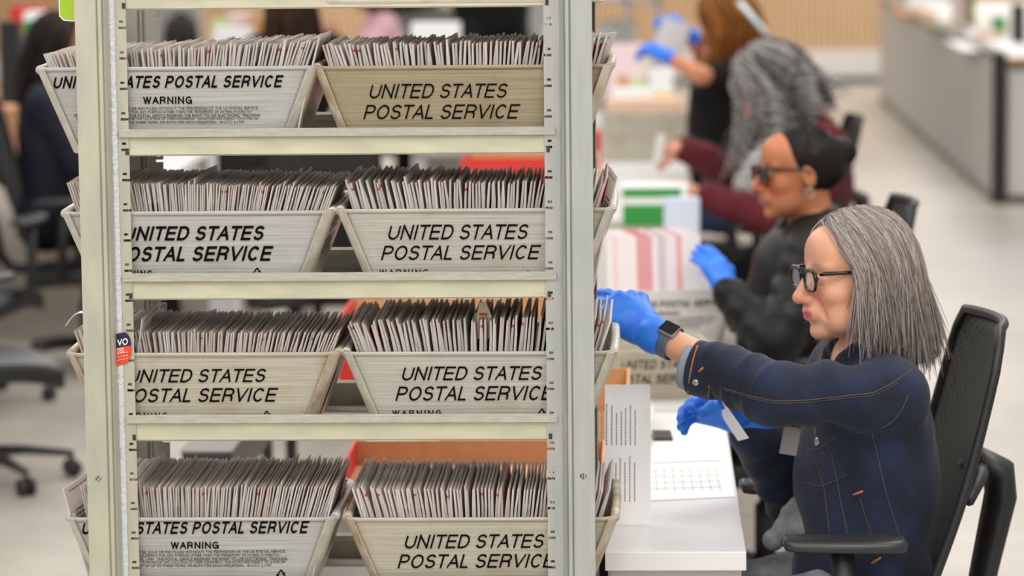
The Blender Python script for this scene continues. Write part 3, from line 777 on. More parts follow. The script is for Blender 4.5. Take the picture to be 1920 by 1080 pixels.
# (tray, count, top x range in px at the front edge height, top pixel rows left/right, label, group)
def fan(k, n, xt0, xt1, zt0, zt1, jit, ytop_var=.003, lean_knots=None, clump=0):
    """poses of n envelopes standing in tray k, fanned from one end to the other"""
    T, D = TR[k]; A, B = D['half'](.03); rs = random.Random(hash(k) % 1000 if False else ord(k)); out = []
    xb0, xb1 = D['xc'] - A + .014, D['xc'] + A - .014
    tilt = 0.0
    for i in range(n):
        q = (i + .5) / n
        if clump and i % clump == 0: tilt = rs.uniform(-1, 1)
        xb = xb0 + (xb1 - xb0) * q
        xt = xt0 + (xt1 - xt0) * q + jit * (rs.uniform(-.5, .5) + .8 * tilt * math.sin(PI * ((i % clump) + .5) / clump) if clump else rs.uniform(-.5, .5))
        zt = zt0 + (zt1 - zt0) * q + rs.uniform(-1, 1) * ytop_var
        if rs.random() < .05: zt += rs.uniform(.004, .010)
        ang = math.atan2(xt - xb, zt - D['z0'] - .006)
        hgt = (zt - D['z0'] - .006) / math.cos(ang)
        y = D['yf'] + .032 + EW / 2 + rs.uniform(-.003, .004)
        out.append(((xb, y, D['z0'] + .006), ang, hgt / EH, rs.uniform(-.006, .006), rs.randrange(10), (xt1 - xt0) / n / .0066))
    return out
def X(px, py): return at(px, py, YF + .03).x
def Zp(px, py): return at(px, py, YF + .03).z
POSES = {
    'a': fan('a', 92, X(72, 98), X(588, 80), Zp(240, 103), Zp(560, 80), .006, .003, clump=9),
    'b': fan('b', 76, X(598, 84), X(1135, 80), Zp(650, 87), Zp(1000, 79), .005, .003, clump=13),
    'c': fan('c', 110, X(117, 352), X(628, 352), Zp(250, 345), Zp(600, 356), .003, .0012),
    'd': fan('d', 74, X(640, 343), X(1142, 350), Zp(700, 345), Zp(1000, 348), .004, .004, clump=14),
    'e': fan('e', 98, X(132, 640), X(640, 622), Zp(250, 627), Zp(600, 632), .004, .0018, clump=20),
    'f': fan('f', 72, X(648, 618), X(1148, 600), Zp(700, 612), Zp(1000, 604), .008, .006, clump=8),
    'g': fan('g', 102, X(140, 930), X(628, 925), Zp(260, 922), Zp(600, 922), .003, .0015),
    'h': fan('h', 74, X(652, 925), X(1148, 928), Zp(690, 924), Zp(1000, 930), .004, .002, clump=25)}
LBL = {'b': 'white ballot envelope packed upright in the yellowed brown mail tray',
       'd': 'white ballot envelope packed upright in the second-shelf tray by the right post',
       'f': 'white ballot envelope fanned loosely in the third-shelf tray by the right post',
       'h': 'white ballot envelope packed upright in the cream tray before the kraft box'}
GRP = {'b': 'envelopes in the yellowed tray', 'd': 'envelopes in the second-shelf right tray', 'f': 'envelopes in the third-shelf right tray', 'h': 'envelopes in the lowest right tray'}
EMESH = [env_mesh('ballot_envelope', v, f, uv, 'envelope_paper') for v, f, uv in VAR]
IMAT = []
def single_paper():
    """envelope paper for single objects: the per-object random value takes the place of the per-sheet one"""
    m = MATS['envelope_paper'].copy(); m.name = 'envelope_paper_single'; nt = m.node_tree
    oi = nt.nodes.new('ShaderNodeObjectInfo')
    for n in list(nt.nodes):
        if n.type == 'NEW_GEOMETRY':
            for l in list(n.outputs['Random Per Island'].links): nt.links.new(oi.outputs['Random'], l.to_socket)
    MATS[m.name] = m; return m
spm = single_paper()
for me in EMESH: me.materials[0] = spm
first = True
for k in 'bdfh':
    for (p, ang, sc, yaw, vi, sx) in POSES[k]:
        o = bpy.data.objects.new('ballot_envelope', EMESH[vi]); COL.objects.link(o)
        o.location = p; o.rotation_euler = (0, ang, yaw); o.scale = (sx, 1, sc)
        tag(o, LBL[k], 'envelope', GRP[k])
V, F_, U_ = [], [], []
for k in 'aceg':
    for (p, ang, sc, yaw, vi, sx) in POSES[k]:
        v, f, uv = VAR[vi]; M = Matrix.Translation(p) @ Matrix.Rotation(yaw, 4, 'Z') @ Matrix.Rotation(ang, 4, 'Y') @ Matrix.Diagonal((sx, 1, sc, 1))
        o_ = len(V); V += [tuple(M @ Vector(q)) for q in v]; F_ += [tuple(i + o_ for i in q) for q in f]; U_ += uv
st = bpy.data.objects.new('packed_envelopes', env_mesh('packed_envelopes', V, F_, U_, 'envelope_paper')); COL.objects.link(st)
tag(st, 'rows of white envelopes filling the four trays by the left post', 'envelope', 'envelopes on the left of the rack', 'stuff')
# single envelopes that stick out with their printed face showing
PV, PF, PU = envelope_geo(3, .003, .2, .004)
PM = env_mesh('ballot_envelope', PV, PF, PU, 'ballot_paper')
def printed(loc, rx, ry, rz, label, sc=1.0):
    o = bpy.data.objects.new('ballot_envelope', PM); COL.objects.link(o); o.location = loc; o.rotation_euler = (rx, ry, rz); o.scale = (1, .95, sc)
    tag(o, label, 'envelope', 'printed envelopes sticking out')
printed((-.158, YF + .23, TR['b'][1]['z0'] + .012), 0, .36, -.32, 'envelope with a red box poking up beyond the right post, uppermost loaded shelf', 1.0)
printed((-.625, YF + .2, TR['a'][1]['z0'] + .014), 0, .24, .02, 'envelope leaning over the right end of the left tray, uppermost loaded shelf', .99)
printed((-.992, YF + .2, TR['g'][1]['z0'] + .008), 0, -.26, -.10, 'envelope fallen against the far left end of the lowest tray', 1.02)
printed((-.612, YF + .2, TR['g'][1]['z0'] + .008), 0, .26, .0, 'envelope with red print leaning on the right end of the lowest left tray', 1.04)
printed((-.935, YF + .2, TR['e'][1]['z0'] + .008), 0, .12, .03, 'raised envelope with a red box beside the voting sticker', 1.06)
printed((-.100, YF + .2, TR['d'][1]['z0'] + .008), 0, .22, .08, 'torn envelope flaring outside the right post on the second loaded shelf', 1.05)
# tote on the top shelf, seen past the right post, and the green tag by the left post
tote = thing('plastic_tote', (-.32, YF + .24, 1.733), 'pale plastic tote on the rack top, only its corner showing', 'tote')
obj('tote_body', G().prism([(-.56, 1.733), (-.062, 1.733), (-.05, 1.745), (-.03, 1.9), (-.59, 1.9)], 'y', YF + .03, YF + .42), 'rim_plastic', tote, bevel=.006)
obj('tote_rim', G().span((-.6, YF + .02, 1.9), (-.02, YF + .43, 1.912)), 'rim_plastic', tote, bevel=.004)
gt = thing('hanging_tag', (-1.025, YF + .12, 1.70), 'lime green tag with white edge hanging beside left post', 'tag')
a, c = at(111, 41, YF + .10), at(146, -20, YF + .10)
obj('tag_card', G().prism([(a.x, c.z), (a.x, a.z + .010), (a.x + .008, a.z + .002), (c.x - .004, a.z), (c.x, a.z + .01), (c.x, c.z)], 'y', YF + .10, YF + .1012), 'white_card', gt)
obj('tag_face', G().prism([(a.x + .002, c.z - .004), (a.x + .002, a.z + .011), (a.x + .009, a.z + .005), (c.x - .008, a.z + .003), (c.x - .008, c.z - .004)], 'y', YF + .0988, YF + .0999), 'tag_green', gt)

# a loose slip and a torn flap among the envelopes of the third loaded shelf
c = at(905, 584, YF + .12)
slip = thing('paper_slip', (c.x, c.y, c.z - .05), 'pale green and pink paper slip sticking up among loosely fanned envelopes', 'paper slip')
P = [[(c.x - .012, c.y - .004, c.z - .05), (c.x + .014, c.y, c.z - .05)], [(c.x - .012, c.y - .004, c.z - .012), (c.x + .016, c.y, c.z - .008)], [(c.x - .006, c.y, c.z + .016), (c.x + .006, c.y + .002, c.z + .018)]]
mat('slip_pink', (226, 206, 190), .7); mat('slip_green', (150, 186, 120), .7); mat('ink_red', (206, 84, 70), .7)
obj('slip_sheet', G().sheet(P, .0012, 3, 2), 'slip_pink', slip)
obj('slip_edge', G().span((c.x - .014, c.y - .007, c.z - .055), (c.x - .011, c.y - .003, c.z - .002)), 'slip_green', slip)
for i in range(2):
    obj('slip_print', G().span((c.x - .006, c.y - .0075, c.z - .006 - .009 * i), (c.x + .009, c.y - .0055, c.z - .002 - .009 * i)), 'ink_red', slip)
a = at(162, 590, YF + .10)
fl = [[a + Vector((-.040 * t, 0, -.022 * t * t + .006 * math.sin(PI * t))) + Vector((0, w, 0)) for w in (0, .03)] for t in np.linspace(-.6, 1, 9)]
tag(obj('paper_flap', G().sheet(fl, .0008, 9, 2), 'white_card', None, True), 'thin white torn flap curling out left of the cream tray', 'paper flap')
# ------------------------------------------------------------------ furniture and table things
mat('table_white', (226, 226, 225), 0.35); mat('table_edge', (222, 222, 218), 0.4)
mat('kraft', (208, 156, 114), 0.8, var=.06, scale=20); mat('kraft_light', (206, 160, 112), 0.8, var=.06, scale=20); mat('carton_red', (206, 44, 34), 0.6)
mat('paper', (244, 243, 242), 0.7); mat('paper_blue', (214, 222, 238), 0.7); mat('paper_pink', (240, 214, 216), 0.7); mat('ink_grey', (120, 118, 120), 0.7)
mat('chair_black', (30, 30, 31), 0.5); mat('chair_pad', (34, 34, 36), 0.42); mat('arm_pad', (46, 46, 48), 0.38)
mat('green_box', (44, 150, 62), 0.5); mat('green_dark', (22, 84, 40), 0.5); mat('panel_grey', (178, 174, 168), 0.7, var=.03, scale=3); mat('trim_grey', (108, 103, 96), 0.5); mat('black_metal', (34, 34, 34), 0.5)
mat('cabinet_white', (220, 218, 214), 0.5); mat('amber', (196, 128, 66), 0.7); mat('olive', (132, 124, 52), 0.7); mat('peach', (232, 196, 170), .7); mat('shelf_grey', (176, 174, 172), .5)
mat('phone_black', (40, 40, 44), 0.25); mat('apron_grey', (196, 196, 192), .5); mat('yellow_tag', (236, 196, 70), .6); mat('light_green', (196, 220, 160), .6)
def mesh_weave():
    m = bpy.data.materials.new('chair_mesh'); m.use_nodes = True; nt = m.node_tree; b = nt.nodes['Principled BSDF']
    tc = nt.nodes.new('ShaderNodeTexCoord'); w = nt.nodes.new('ShaderNodeTexChecker'); w.inputs['Scale'].default_value = 110
    nt.links.new(tc.outputs['Object'], w.inputs['Vector']); w.inputs[1].default_value = srgb(58, 59, 55); w.inputs[2].default_value = srgb(30, 30, 29)
    nt.links.new(w.outputs[0], b.inputs['Base Color']); b.inputs['Roughness'].default_value = .7
    bp = nt.nodes.new('ShaderNodeBump'); bp.inputs['Strength'].default_value = .6; bp.inputs['Distance'].default_value = .003; nt.links.new(w.outputs['Fac'], bp.inputs['Height']); nt.links.new(bp.outputs[0], b.inputs['Normal'])
    MATS['chair_mesh'] = m
mesh_weave()

def make_chair(label, back_mat='chair_mesh', group='office chairs'):
    """local: faces +Y, origin on the floor under the column"""
    T = thing('office_chair', (0, 0, 0), label, 'office chair', group)
    g = G()                                            # seat: a soft rounded cushion
    R = 11; P = []
    for i in range(R):
        v = -1 + 2 * i / (R - 1); row = []
        for j in range(R):
            u = -1 + 2 * j / (R - 1)
            x = .25 * u * math.sqrt(1 - v * v * .18); y = .24 * v * math.sqrt(1 - u * u * .12) + .02
            row.append((x, y, .445 - .018 * (u * u + v * v) - (.02 * max(0, v) ** 3)))
        P.append(row)
    g.sheet(P, -.065, R, R, (0, 0, 1)); obj('seat', g, 'chair_pad', T, True, .012, True)
    # back: a curved mesh panel in a frame
    def bp(u, v, off=0):                               # u -1..1 across, v 0..1 up
        w = .235 - .035 * max(0, v - .45) / .55 - .03 * (1 - v) * .6
        cr = 1 - max(0, (abs(v - .5) - .38) / .12) ** 2 * .22 if abs(v - .5) > .38 else 1
        return Vector((u * w * cr, -.215 - .185 * v - .015 * math.sin(PI * v) + .035 * (u * u) + off, .49 + .60 * v))
    R, Cn = 16, 13
    P = [[bp(-1 + 2 * j / (Cn - 1), i / (R - 1)) for j in range(Cn)] for i in range(R)]
    obj('backrest', G().sheet(P, .006, R, Cn), back_mat, T, True, 0, True)
    edge = [bp(-1 + 2 * j / 12, 1) for j in range(13)] + [bp(1, 1 - i / 16) for i in range(1, 17)] + [bp(1 - 2 * j / 12, 0) for j in range(1, 13)] + [bp(-1, i / 16) for i in range(1, 16)]
    obj('backrest_frame', G().tube(edge, .010, 8, closed=True), 'chair_black', T, True, 0, True)
    g = G()
    g.tube([Vector((0, -.10, .40)), Vector((0, -.30, .41)), Vector((0, -.35, .47)), Vector((0, -.375, .60)), Vector((0, -.405, .74)), Vector((0, -.40, .79)), Vector((0, -.36, .815)), bp(0, .50, -.008)], [.02, .022, .024, .026, .03, .032, .026, .018], 10, flat=2.2, up=(1, 0, 0))
    for s in (-1, 1): g.tube([Vector((.03 * s, -.36, .80)), Vector((.12 * s, -.34, .80)), bp(.97 * s, .47, -.012)], [.016, .014, .012], 8)
    obj('back_support', g, 'chair_black', T, True, 0, True)
    for s in (-1, 1):
        g = G(); g.tube([(s * .20, -.06, .42), (s * .29, -.06, .44), (s * .30, -.05, .54), (s * .29, -.04, .704)], [.02, .022, .02, .024], 8)
        ap = obj('armrest', g, 'chair_black', T, True, 0, True)
        pad = G(); Rr = 13; P = []
        for i in range(Rr):
            v = -1 + 2 * i / (Rr - 1); w = .046 * (1 - .25 * v * v) * (1 if abs(v) < .98 else .72)
            P.append([(s * .29 + w * u, -.045 + .118 * v, .716 + .010 * (1 - u * u) + .004 * v) for u in (-1, -.7, 0, .7, 1)])
        pad.sheet(P, -.020, Rr, 5, (0, 0, 1)); obj('armrest_pad', pad, 'arm_pad', ap, True, .008, True)
    obj('seat_plate', G().box((0, -.02, .405), (.22, .30, .035)), 'chair_black', T, False, .01, True)
    obj('gas_column', G().lathe((0, 0, .09), [(.03, 0), (.03, .18), (.018, .19), (.018, .31)], 14), 'black_metal', T, True, 0, True)
    for k in range(5):
        a = 2 * PI * k / 5 + .3; d = Vector((math.cos(a), math.sin(a), 0))
        lg = obj('base_leg', G().tube([d * .02 + Vector((0, 0, .105)), d * .16 + Vector((0, 0, .10)), d * .31 + Vector((0, 0, .078))], [.03, .024, .016], 8, flat=.7), 'chair_black', T, True, 0, True)
        g = G(); n = Vector((-d.y, d.x, 0)); c = d * .31
        g.lathe(c - n * .028 + Vector((0, 0, .030)), [(.022, 0), (.030, .004), (.030, .018), (.022, .022)], 14, n); g.lathe(c + n * .006 + Vector((0, 0, .030)), [(.022, 0), (.030, .004), (.030, .018), (.022, .022)], 14, n)
        g.tube([c + Vector((0, 0, .085)), c + Vector((0, 0, .032))], .008, 8); g.tube([c - n * .03 + Vector((0, 0, .03)), c + n * .03 + Vector((0, 0, .03))], .008, 8)
        obj('caster', g, 'black_metal', lg, True, 0, True)
    return T
chair1 = make_chair('black mesh office chair under the person in the denim jacket')
def put_chair(T, x, y, face):    # face: direction angle the sitter looks, world
    T.location = (x, y, 0); T.rotation_euler.z = face - PI / 2
FACE_W = PI + math.radians(6)
put_chair(chair1, .300, 6.25, FACE_W)
def more_chair(x, y, face, label):
    c = copy_tree(chair1); c['label'] = label; put_chair(c, x, y, face); return c
chair2 = more_chair(.33, 8.62, PI + math.radians(4), 'black mesh office chair under the person in the black jacket')
chair3 = more_chair(.40, 11.75, PI + math.radians(3), 'black mesh office chair under the person in the maroon sweater')
chair4 = more_chair(.46, 15.1, PI, 'black office chair under the auburn haired person')
chair5 = more_chair(-2.19, 10.42, .4, 'black office chair at left edge, only its star base and casters showing')
chair6 = more_chair(-2.27, 13.0, .05, 'black office chair under the person in navy at the left edge')
chair9 = more_chair(-2.58, 12.1, PI / 2 - .2, 'empty black office chair with its back turned, at the left picture edge')
chair7 = more_chair(-1.25, 12.3, 1.75, 'empty black office chair seen over the left envelopes, nearer the middle')
chair8 = more_chair(-1.45, 13.3, 1.4, 'empty black office chair seen over the left envelopes, nearer the left post')

# the long white sorting table
tb = thing('work_table', (-.2, 10, 0), 'long white sorting table running away behind the rack', 'table')
TX0, TX1, TY0, TY1, TZ = -.62, .189, 5.862, 17.5, .716
TY0 = 5.862
# the rack stands in front of the left part of the table; its end is notched by the rack depth
tx_l = -.072
obj('table_top', G().prism([(TX0, YB + .03), (TX0, TY1), (TX1, TY1), (TX1, TY0), (tx_l, TY0), (tx_l, YB + .03)], 'z', TZ - .036, TZ), 'table_white', tb, bevel=.002)
obj('apron', G().span((tx_l + .01, TY0 + .03, TZ - .11), (TX1 - .008, TY0 + .05, TZ - .038)), 'apron_grey', tb, bevel=.002)
for (x, y) in ((tx_l + .03, TY0 + .06), (TX1 - .05, TY0 + .06), (TX0 + .05, 9.0), (TX1 - .05, 9.9), (TX0 + .05, 17.3), (TX1 - .05, 17.3)):
    obj('leg', G().span((x - .025, y - .025, 0), (x + .025, y + .025, TZ - .037)), 'apron_grey', tb, bevel=.004)

def open_box(name, x0, x1, y0, y1, z0, h, label, outer, inner, t=.006):
    T = thing(name, ((x0 + x1) / 2, (y0 + y1) / 2, z0), label, 'box')
    obj('bottom', G().span((x0, y0, z0), (x1, y1, z0 + t)), inner, T)
    obj('side_wall', G().span((x0, y0, z0 + t), (x0 + t, y1, z0 + h)), outer, T)
    obj('side_wall', G().span((x1 - t, y0, z0 + t), (x1, y1, z0 + h)), inner, T)
    obj('back_wall', G().span((x0 + t, y1 - t, z0 + t), (x1 - t, y1, z0 + h)), inner, T)
    obj('front_wall', G().span((x0 + t, y0, z0 + t), (x1 - t, y0 + t, z0 + h * .62)), outer, T)
    return T
# open cartons behind the rack, on the table
pa, pb = at(664, 826, 6.75), at(1136, 832, 6.75)
open_box('carton', pa.x, pb.x, 6.30, 6.75, TZ, pa.z - TZ, 'open kraft carton with a red side behind the lowest envelopes', 'carton_red', 'kraft')
pc, pd = at(1000, 690, 7.35), at(1181, 690, 7.35)
open_box('carton', pd.x - .42, pd.x, 7.0, 7.35, TZ, pc.z - TZ, 'kraft carton whose corner shows above the standing list', 'kraft_light', 'kraft_light')
pe, pf = at(660, 558, 8.3), at(1062, 556, 8.3)
open_box('carton', pe.x, pf.x, 7.9, 8.3, TZ, pe.z - TZ, 'open carton with red side behind the third-shelf fanned envelopes', 'carton_red', 'kraft_light')
pg, ph = at(876, 284, 10.4), at(1124, 284, 10.4)
T = open_box('carton', pg.x, ph.x, 10.0, 10.4, TZ, pg.z - TZ, 'bright red carton behind the second-shelf envelopes, under the rail', 'carton_red', 'kraft_light')
pi_ = at(1000, 296, 10.0)
for o in list(bpy.data.objects):
    if o.parent == T and o.name.startswith('front_wall'): bpy.data.objects.remove(o)
obj('front_wall', G().span((pg.x + .006, 10.0, TZ + .006), (ph.x - .006, 10.006, pi_.z)), 'carton_red', T)

# standing printed list
sx1 = at(1220, 850, 6.115).x; sz1 = at(1220, 724, 6.115).z
ls = thing('list_stand', (sx1 - .1, 6.2, TZ), 'white printed list standing upright on the table beside the rack', 'sign')
LT = lambda z: 6.10 + .30 * (z - TZ)
sz1 = at(1220, 724, 6.16).z
obj('list_sheet', G().sheet([[(sx1 - .088, LT(z), z), (sx1, LT(z), z)] for z in (TZ + .003, (TZ + sz1) / 2, sz1)], .0015, 3, 2, (0, 1, 0)), 'paper', ls)
obj('stand_foot', G().span((sx1 - .084, 6.1156, TZ + .0005), (sx1 - .01, 6.19, TZ + .004)), 'paper', ls)
g = G(); rs = random.Random(4)
for (xs, ylo, yhi) in (([1118, 1128, 1137, 1147, 1156, 1165, 1173, 1182, 1191], 838, 774), ([1147, 1155, 1163, 1172, 1181, 1190], 938, 866)):
    for x in xs:
        y = ylo; top = yhi + rs.uniform(-8, 8)
        if x == 1147 and ylo == 938: obj('list_lines', g, 'ink_grey', ls, fix=False); g = G()
        while y > top:
            L_ = rs.uniform(2, 5); a, b = at(x - .9, y, 6.125), at(x + .9, y - L_, 6.125)
            g.add([(a.x, LT(a.z) - .0012, a.z), (b.x, LT(a.z) - .0012, a.z), (b.x, LT(b.z) - .0012, b.z), (a.x, LT(b.z) - .0012, b.z)], [(0, 1, 2, 3)]); y -= L_ + 1.2
obj('list_lines', g, 'ink_grey', ls, fix=False)

# flat things on the table near the denim jacket
def flat(name, quad, label, cat, material, z=TZ, t=.0012, group=None):
    P = [atz(x, y, z + .0006) for x, y in quad]
    g = G(); g.add([(p.x, p.y, z + .0006) for p in P] + [(p.x, p.y, z + .0006 + t) for p in P], [(3, 2, 1, 0), (4, 5, 6, 7), (0, 1, 5, 4), (1, 2, 6, 5), (2, 3, 7, 6), (3, 0, 4, 7)])
    o = obj(name, g, material); tag(o, label, cat, group); return o
sh = flat('ballot_sheet', [(1200, 940), (1378, 932), (1366, 868), (1196, 872)], 'white grid-printed sheet lying nearest on the table edge', 'paper', 'paper')
g = G()
for i in range(9):
    a, b = atz(1214 + i * 17, 920, TZ + .0022), atz(1212 + i * 16.2, 880, TZ + .0022); w = .0016
    g.add([(a.x, a.y, a.z), (a.x + w, a.y, a.z), (b.x + w, b.y, b.z), (b.x, b.y, b.z)], [(0, 1, 2, 3)])
for i in range(4):
    a, b = atz(1212, 884 + i * 11, TZ + .0022), atz(1352, 880 + i * 11, TZ + .0022)
    g.add([(a.x, a.y, a.z), (b.x, b.y, b.z), (b.x, b.y + .006, b.z), (a.x, a.y + .006, a.z)], [(0, 1, 2, 3)])
obj('grid_lines', g, 'panel_grey', sh, fix=False)
flat('ballot_sheet', [(1224, 868), (1352, 862), (1330, 800), (1224, 806)], 'plain white sheet lying between list stand and table edge', 'paper', 'paper')
flat('ballot_sheet', [(1228, 772), (1322, 772), (1320, 744), (1226, 744)], 'greyish sheet under the reaching denim sleeve', 'paper', 'apron_grey')
ph_ = flat('mobile_phone', [(1226, 828), (1262, 828), (1258, 813), (1222, 813)], 'small black phone lying face down on the white table', 'phone', 'phone_black', t=.009)
m = ph_.modifiers.new('bevel', 'BEVEL'); m.width = .002; m.segments = 2

# mail trays on the table
def table_tray(cx, cy, L, rz, h, label, lines, envs, body='tray_white'):
    T = thing('mail_tray', (cx, cy, TZ), label, 'mail tray', None, rz)
    W = .30; g = G(); prof = []
    def ring(v, off): 
        a, b = L / 2 - .05 * (1 - v) + off, W / 2 - .03 * (1 - v) + off; r = .03; pts = []
        for (sx, sy, a0) in ((1, -1, -90), (1, 1, 0), (-1, 1, 90), (-1, -1, 180)):
            for i in range(5):
                t = math.radians(a0 + 90 * i / 4); pts.append((sx * (a - r) + r * math.cos(t), sy * (b - r) + r * math.sin(t)))
        return pts
    v = []; N = 20
    for off, vs in ((0, (0, .5, .95, 1)), (-.006, (1, .5, .03))):
        for q in vs: v += [(x, y, h * q) for x, y in ring(q, off + (.004 if q >= .95 and off == 0 else 0))]
    f = [(i * N + j, i * N + (j + 1) % N, (i + 1) * N + (j + 1) % N, (i + 1) * N + j) for i in range(6) for j in range(N)]
    f += [tuple(reversed(range(N))), tuple(6 * N + k for k in range(N))]
    obj('tray_body', G().add(v, f), body, T, False, 0, True)
    g = G()
    def fp(x, y): vv = y / h; return Vector((x, -(W / 2 - .03 * (1 - vv)) - .0035 - (.004 if vv > .9 else 0), y))
    for (s, x0, x1, y0, y1, t, sh_) in lines:
        if all(c == ' ' or c in CAPS for c in s): caps(g, s, fp, x0, x1, y0, y1, sh_, t)
        else: place_text(g, s, fp, x0, x1, y0, y1)
    if lines: obj('lettering', g, 'print_black', T, False, 0, True, fix=False)
    return T
w9 = 'NOR USE OF THIS EQUIPMENT FOR ANY PURPOSE OTHER THAN\nTHE TRANSPORT OF US MAIL IS STRICTLY PROHIBITED BY LAW\nVIOLATORS ARE SUBJECT TO A FINE OR IMPRISONMENT'
plastic_mat('tray_bright', (246, 243, 238), (236, 230, 220))
t10 = table_tray(-.005, 8.55, .48, .24, .165, 'white mail tray full of striped ballots before the black jacket', [('UNITED STATES POSTAL SERVICE', -.165, .205, .120, .138, .2, .25), ('WARNING', -.01, .07, .098, .108, .18, 0), (w9, -.12, .165, .058, .09, .1, 0)], None, 'tray_bright')
t11 = table_tray(-.045, 7.75, .40, .1, .12, 'white mail tray half hidden by the kraft carton corner', [('UNITED STATES', -.02, .16, .078, .10, .15, .2), ('POSTAL SERVICE', -.04, .17, .042, .064, .15, .2)], None, 'tray_cream')
# ballots standing in that tray, faces turned to the near side
BALLOT = bpy.data.meshes.new('ballot')
def ballot_mesh():
    m = bpy.data.materials.new('striped_ballot'); m.use_nodes = True; nt = m.node_tree; b = nt.nodes['Principled BSDF']
    uv = nt.nodes.new('ShaderNodeUVMap'); sp = nt.nodes.new('ShaderNodeSeparateXYZ'); nt.links.new(uv.outputs[0], sp.inputs[0])
    r = nt.nodes.new('ShaderNodeValToRGB'); r.color_ramp.interpolation = 'CONSTANT'; e = r.color_ramp.elements
    e[0].position = 0; e[0].color = srgb(242, 236, 234); e[1].position = .12; e[1].color = srgb(212, 206, 204)
    for p, c in ((.30, (242, 234, 232)), (.34, (238, 214, 212)), (.38, (242, 234, 232)), (.52, (226, 160, 160)), (.64, (240, 228, 228)), (.68, (206, 200, 200)), (.74, (238, 226, 226)), (.82, (232, 176, 174)), (.86, (236, 230, 230))):
        q = e.new(p); q.color = srgb(*c)
    nt.links.new(sp.outputs[0], r.inputs[0]); nt.links.new(r.outputs[0], b.inputs['Base Color']); b.inputs['Roughness'].default_value = .7
    MATS['striped_ballot'] = m; W, H = .36, .29
    v = [(-W / 2, -.0008, 0), (W / 2, -.0008, 0), (W / 2, -.0008, H), (-W / 2, -.0008, H), (-W / 2, .0008, 0), (W / 2, .0008, 0), (W / 2, .0008, H), (-W / 2, .0008, H)]
    f = [(0, 1, 2, 3), (5, 4, 7, 6), (1, 5, 6, 2), (4, 0, 3, 7), (3, 2, 6, 7), (4, 5, 1, 0)]
    BALLOT.from_pydata(v, [], f); ul = BALLOT.uv_layers.new(name='UVMap')
    for l in BALLOT.loops:
        p = v[l.vertex_index]; ul.data[l.index].uv = (p[0] / W + .5, p[2] / H)
    BALLOT.materials.append(m)
ballot_mesh()
M10 = Matrix.Translation(t10.location) @ Matrix.Rotation(.24, 4, 'Z')
for i in range(26):
    p = M10 @ Vector((-.035 + random.uniform(-.006, .006), -.095 + i * .0076, .012)); o = bpy.data.objects.new('ballot', BALLOT); COL.objects.link(o)
    o.location = p; o.rotation_euler = (-.12, 0, .20 + random.uniform(-.01, .01)); tag(o, 'striped ballot standing in the tray before the black jacket', 'ballot', 'ballots in the table tray')

# the far part of the table: green cards, papers, trays
gx0, gx1 = at(1166, 430, 11.3), at(1284, 350, 11.3)
gb = thing('card_box', ((gx0.x + gx1.x) / 2, 11.35, TZ), 'white box with two green panels on the table', 'box')
obj('box_body', G().span((gx0.x, 11.3, TZ), (gx1.x + .012, 11.5, gx1.z)), 'paper', gb, bevel=.003)
for (ya, yb, x1) in ((370, 353, 1277), (423, 384, 1248)):
    a, b = at(1168, ya, 11.298), at(x1, yb, 11.298); obj('green_panel', G().span((a.x, 11.296, a.z), (b.x, 11.2995, b.z)), 'green_box', gb)
def sheet_stack(name, px, py, Y, w, h, tilt, rz, label, material, d=.03, cat='papers'):
    p = at(px, py, Y); g = G(); R = Matrix.Rotation(rz, 3, 'Z') @ Matrix.Rotation(tilt, 3, 'X')
    o = obj(name, G().box((0, 0, 0), (w, d, h)), material); o.location = p; o.rotation_euler = (tilt, 0, rz); tag(o, label, cat); 
    m = o.modifiers.new('bevel', 'BEVEL'); m.width = .003; m.segments = 2
    return o
sheet_stack('paper_stack', 1278, 411, 10.98, .115, .15, .05, .25, 'pale blue papers standing in front of the green panels', 'paper_blue', .05)
flat('newspaper', [(1130, 446), (1250, 446), (1240, 430), (1135, 430)], 'cream papers lying flat before the green panelled box', 'papers', 'tray_cream', t=.03)
def block(name, x0, y0, x1, y1, Y, depth, label, cat, material, rest=None, bevel=.004, top=None):
    """a box-shaped thing whose near face spans the given outline at distance Y"""
    a, b = at(x0, y1, Y), at(x1, y0, Y); z0 = a.z if rest is None else rest
    T = thing(name, ((a.x + b.x) / 2, Y + depth / 2, z0), label, cat)
    obj('body', G().span((a.x, Y, z0), (b.x, Y + depth, b.z)), material, T, bevel=bevel)
    if top: obj('contents', G().span((a.x + .012, Y + .012, b.z - .004), (b.x - .012, Y + depth - .012, b.z + top[1])), top[0], T)
    return T
block('mail_tray', 1130, 210, 1288, 262, 14.3, .28, 'cream tray full of mail beyond the maroon sweater', 'mail tray', 'tray_cream', TZ, top=('peach', .05))
block('mail_bundle', 1140, 86, 1208, 148, 16.2, .25, 'white and pink bundle standing far along the table', 'mail bundle', 'paper_pink', TZ)
block('mail_bundle', 1216, 132, 1262, 156, 16.0, .2, 'white bundle by the raised blue glove', 'mail bundle', 'paper', TZ)
block('mail_bundle', 1150, 168, 1222, 212, 15.2, .2, 'white stack in front of the pink bundle', 'mail bundle', 'paper', TZ)
block('card_box', 1129, 182, 1148, 202, 14.9, .06, 'small dark green card far along the table', 'card', 'green_dark', TZ)
block('card_box', 1186, 148, 1212, 168, 15.8, .06, 'pale green card far along the table', 'card', 'light_green', TZ)
block('card_box', 1156, 142, 1180, 158, 15.7, .06, 'small brown card far along the table', 'card', 'kraft', TZ)
block('card_box', 1226, 176, 1262, 198, 15.0, .08, 'yellow card under the bare forearm', 'card', 'yellow_tag', TZ)
block('carton', 1112, 250, 1126, 314, 12.6, .25, 'slim red carton edge beside the right post', 'box', 'carton_red', TZ)

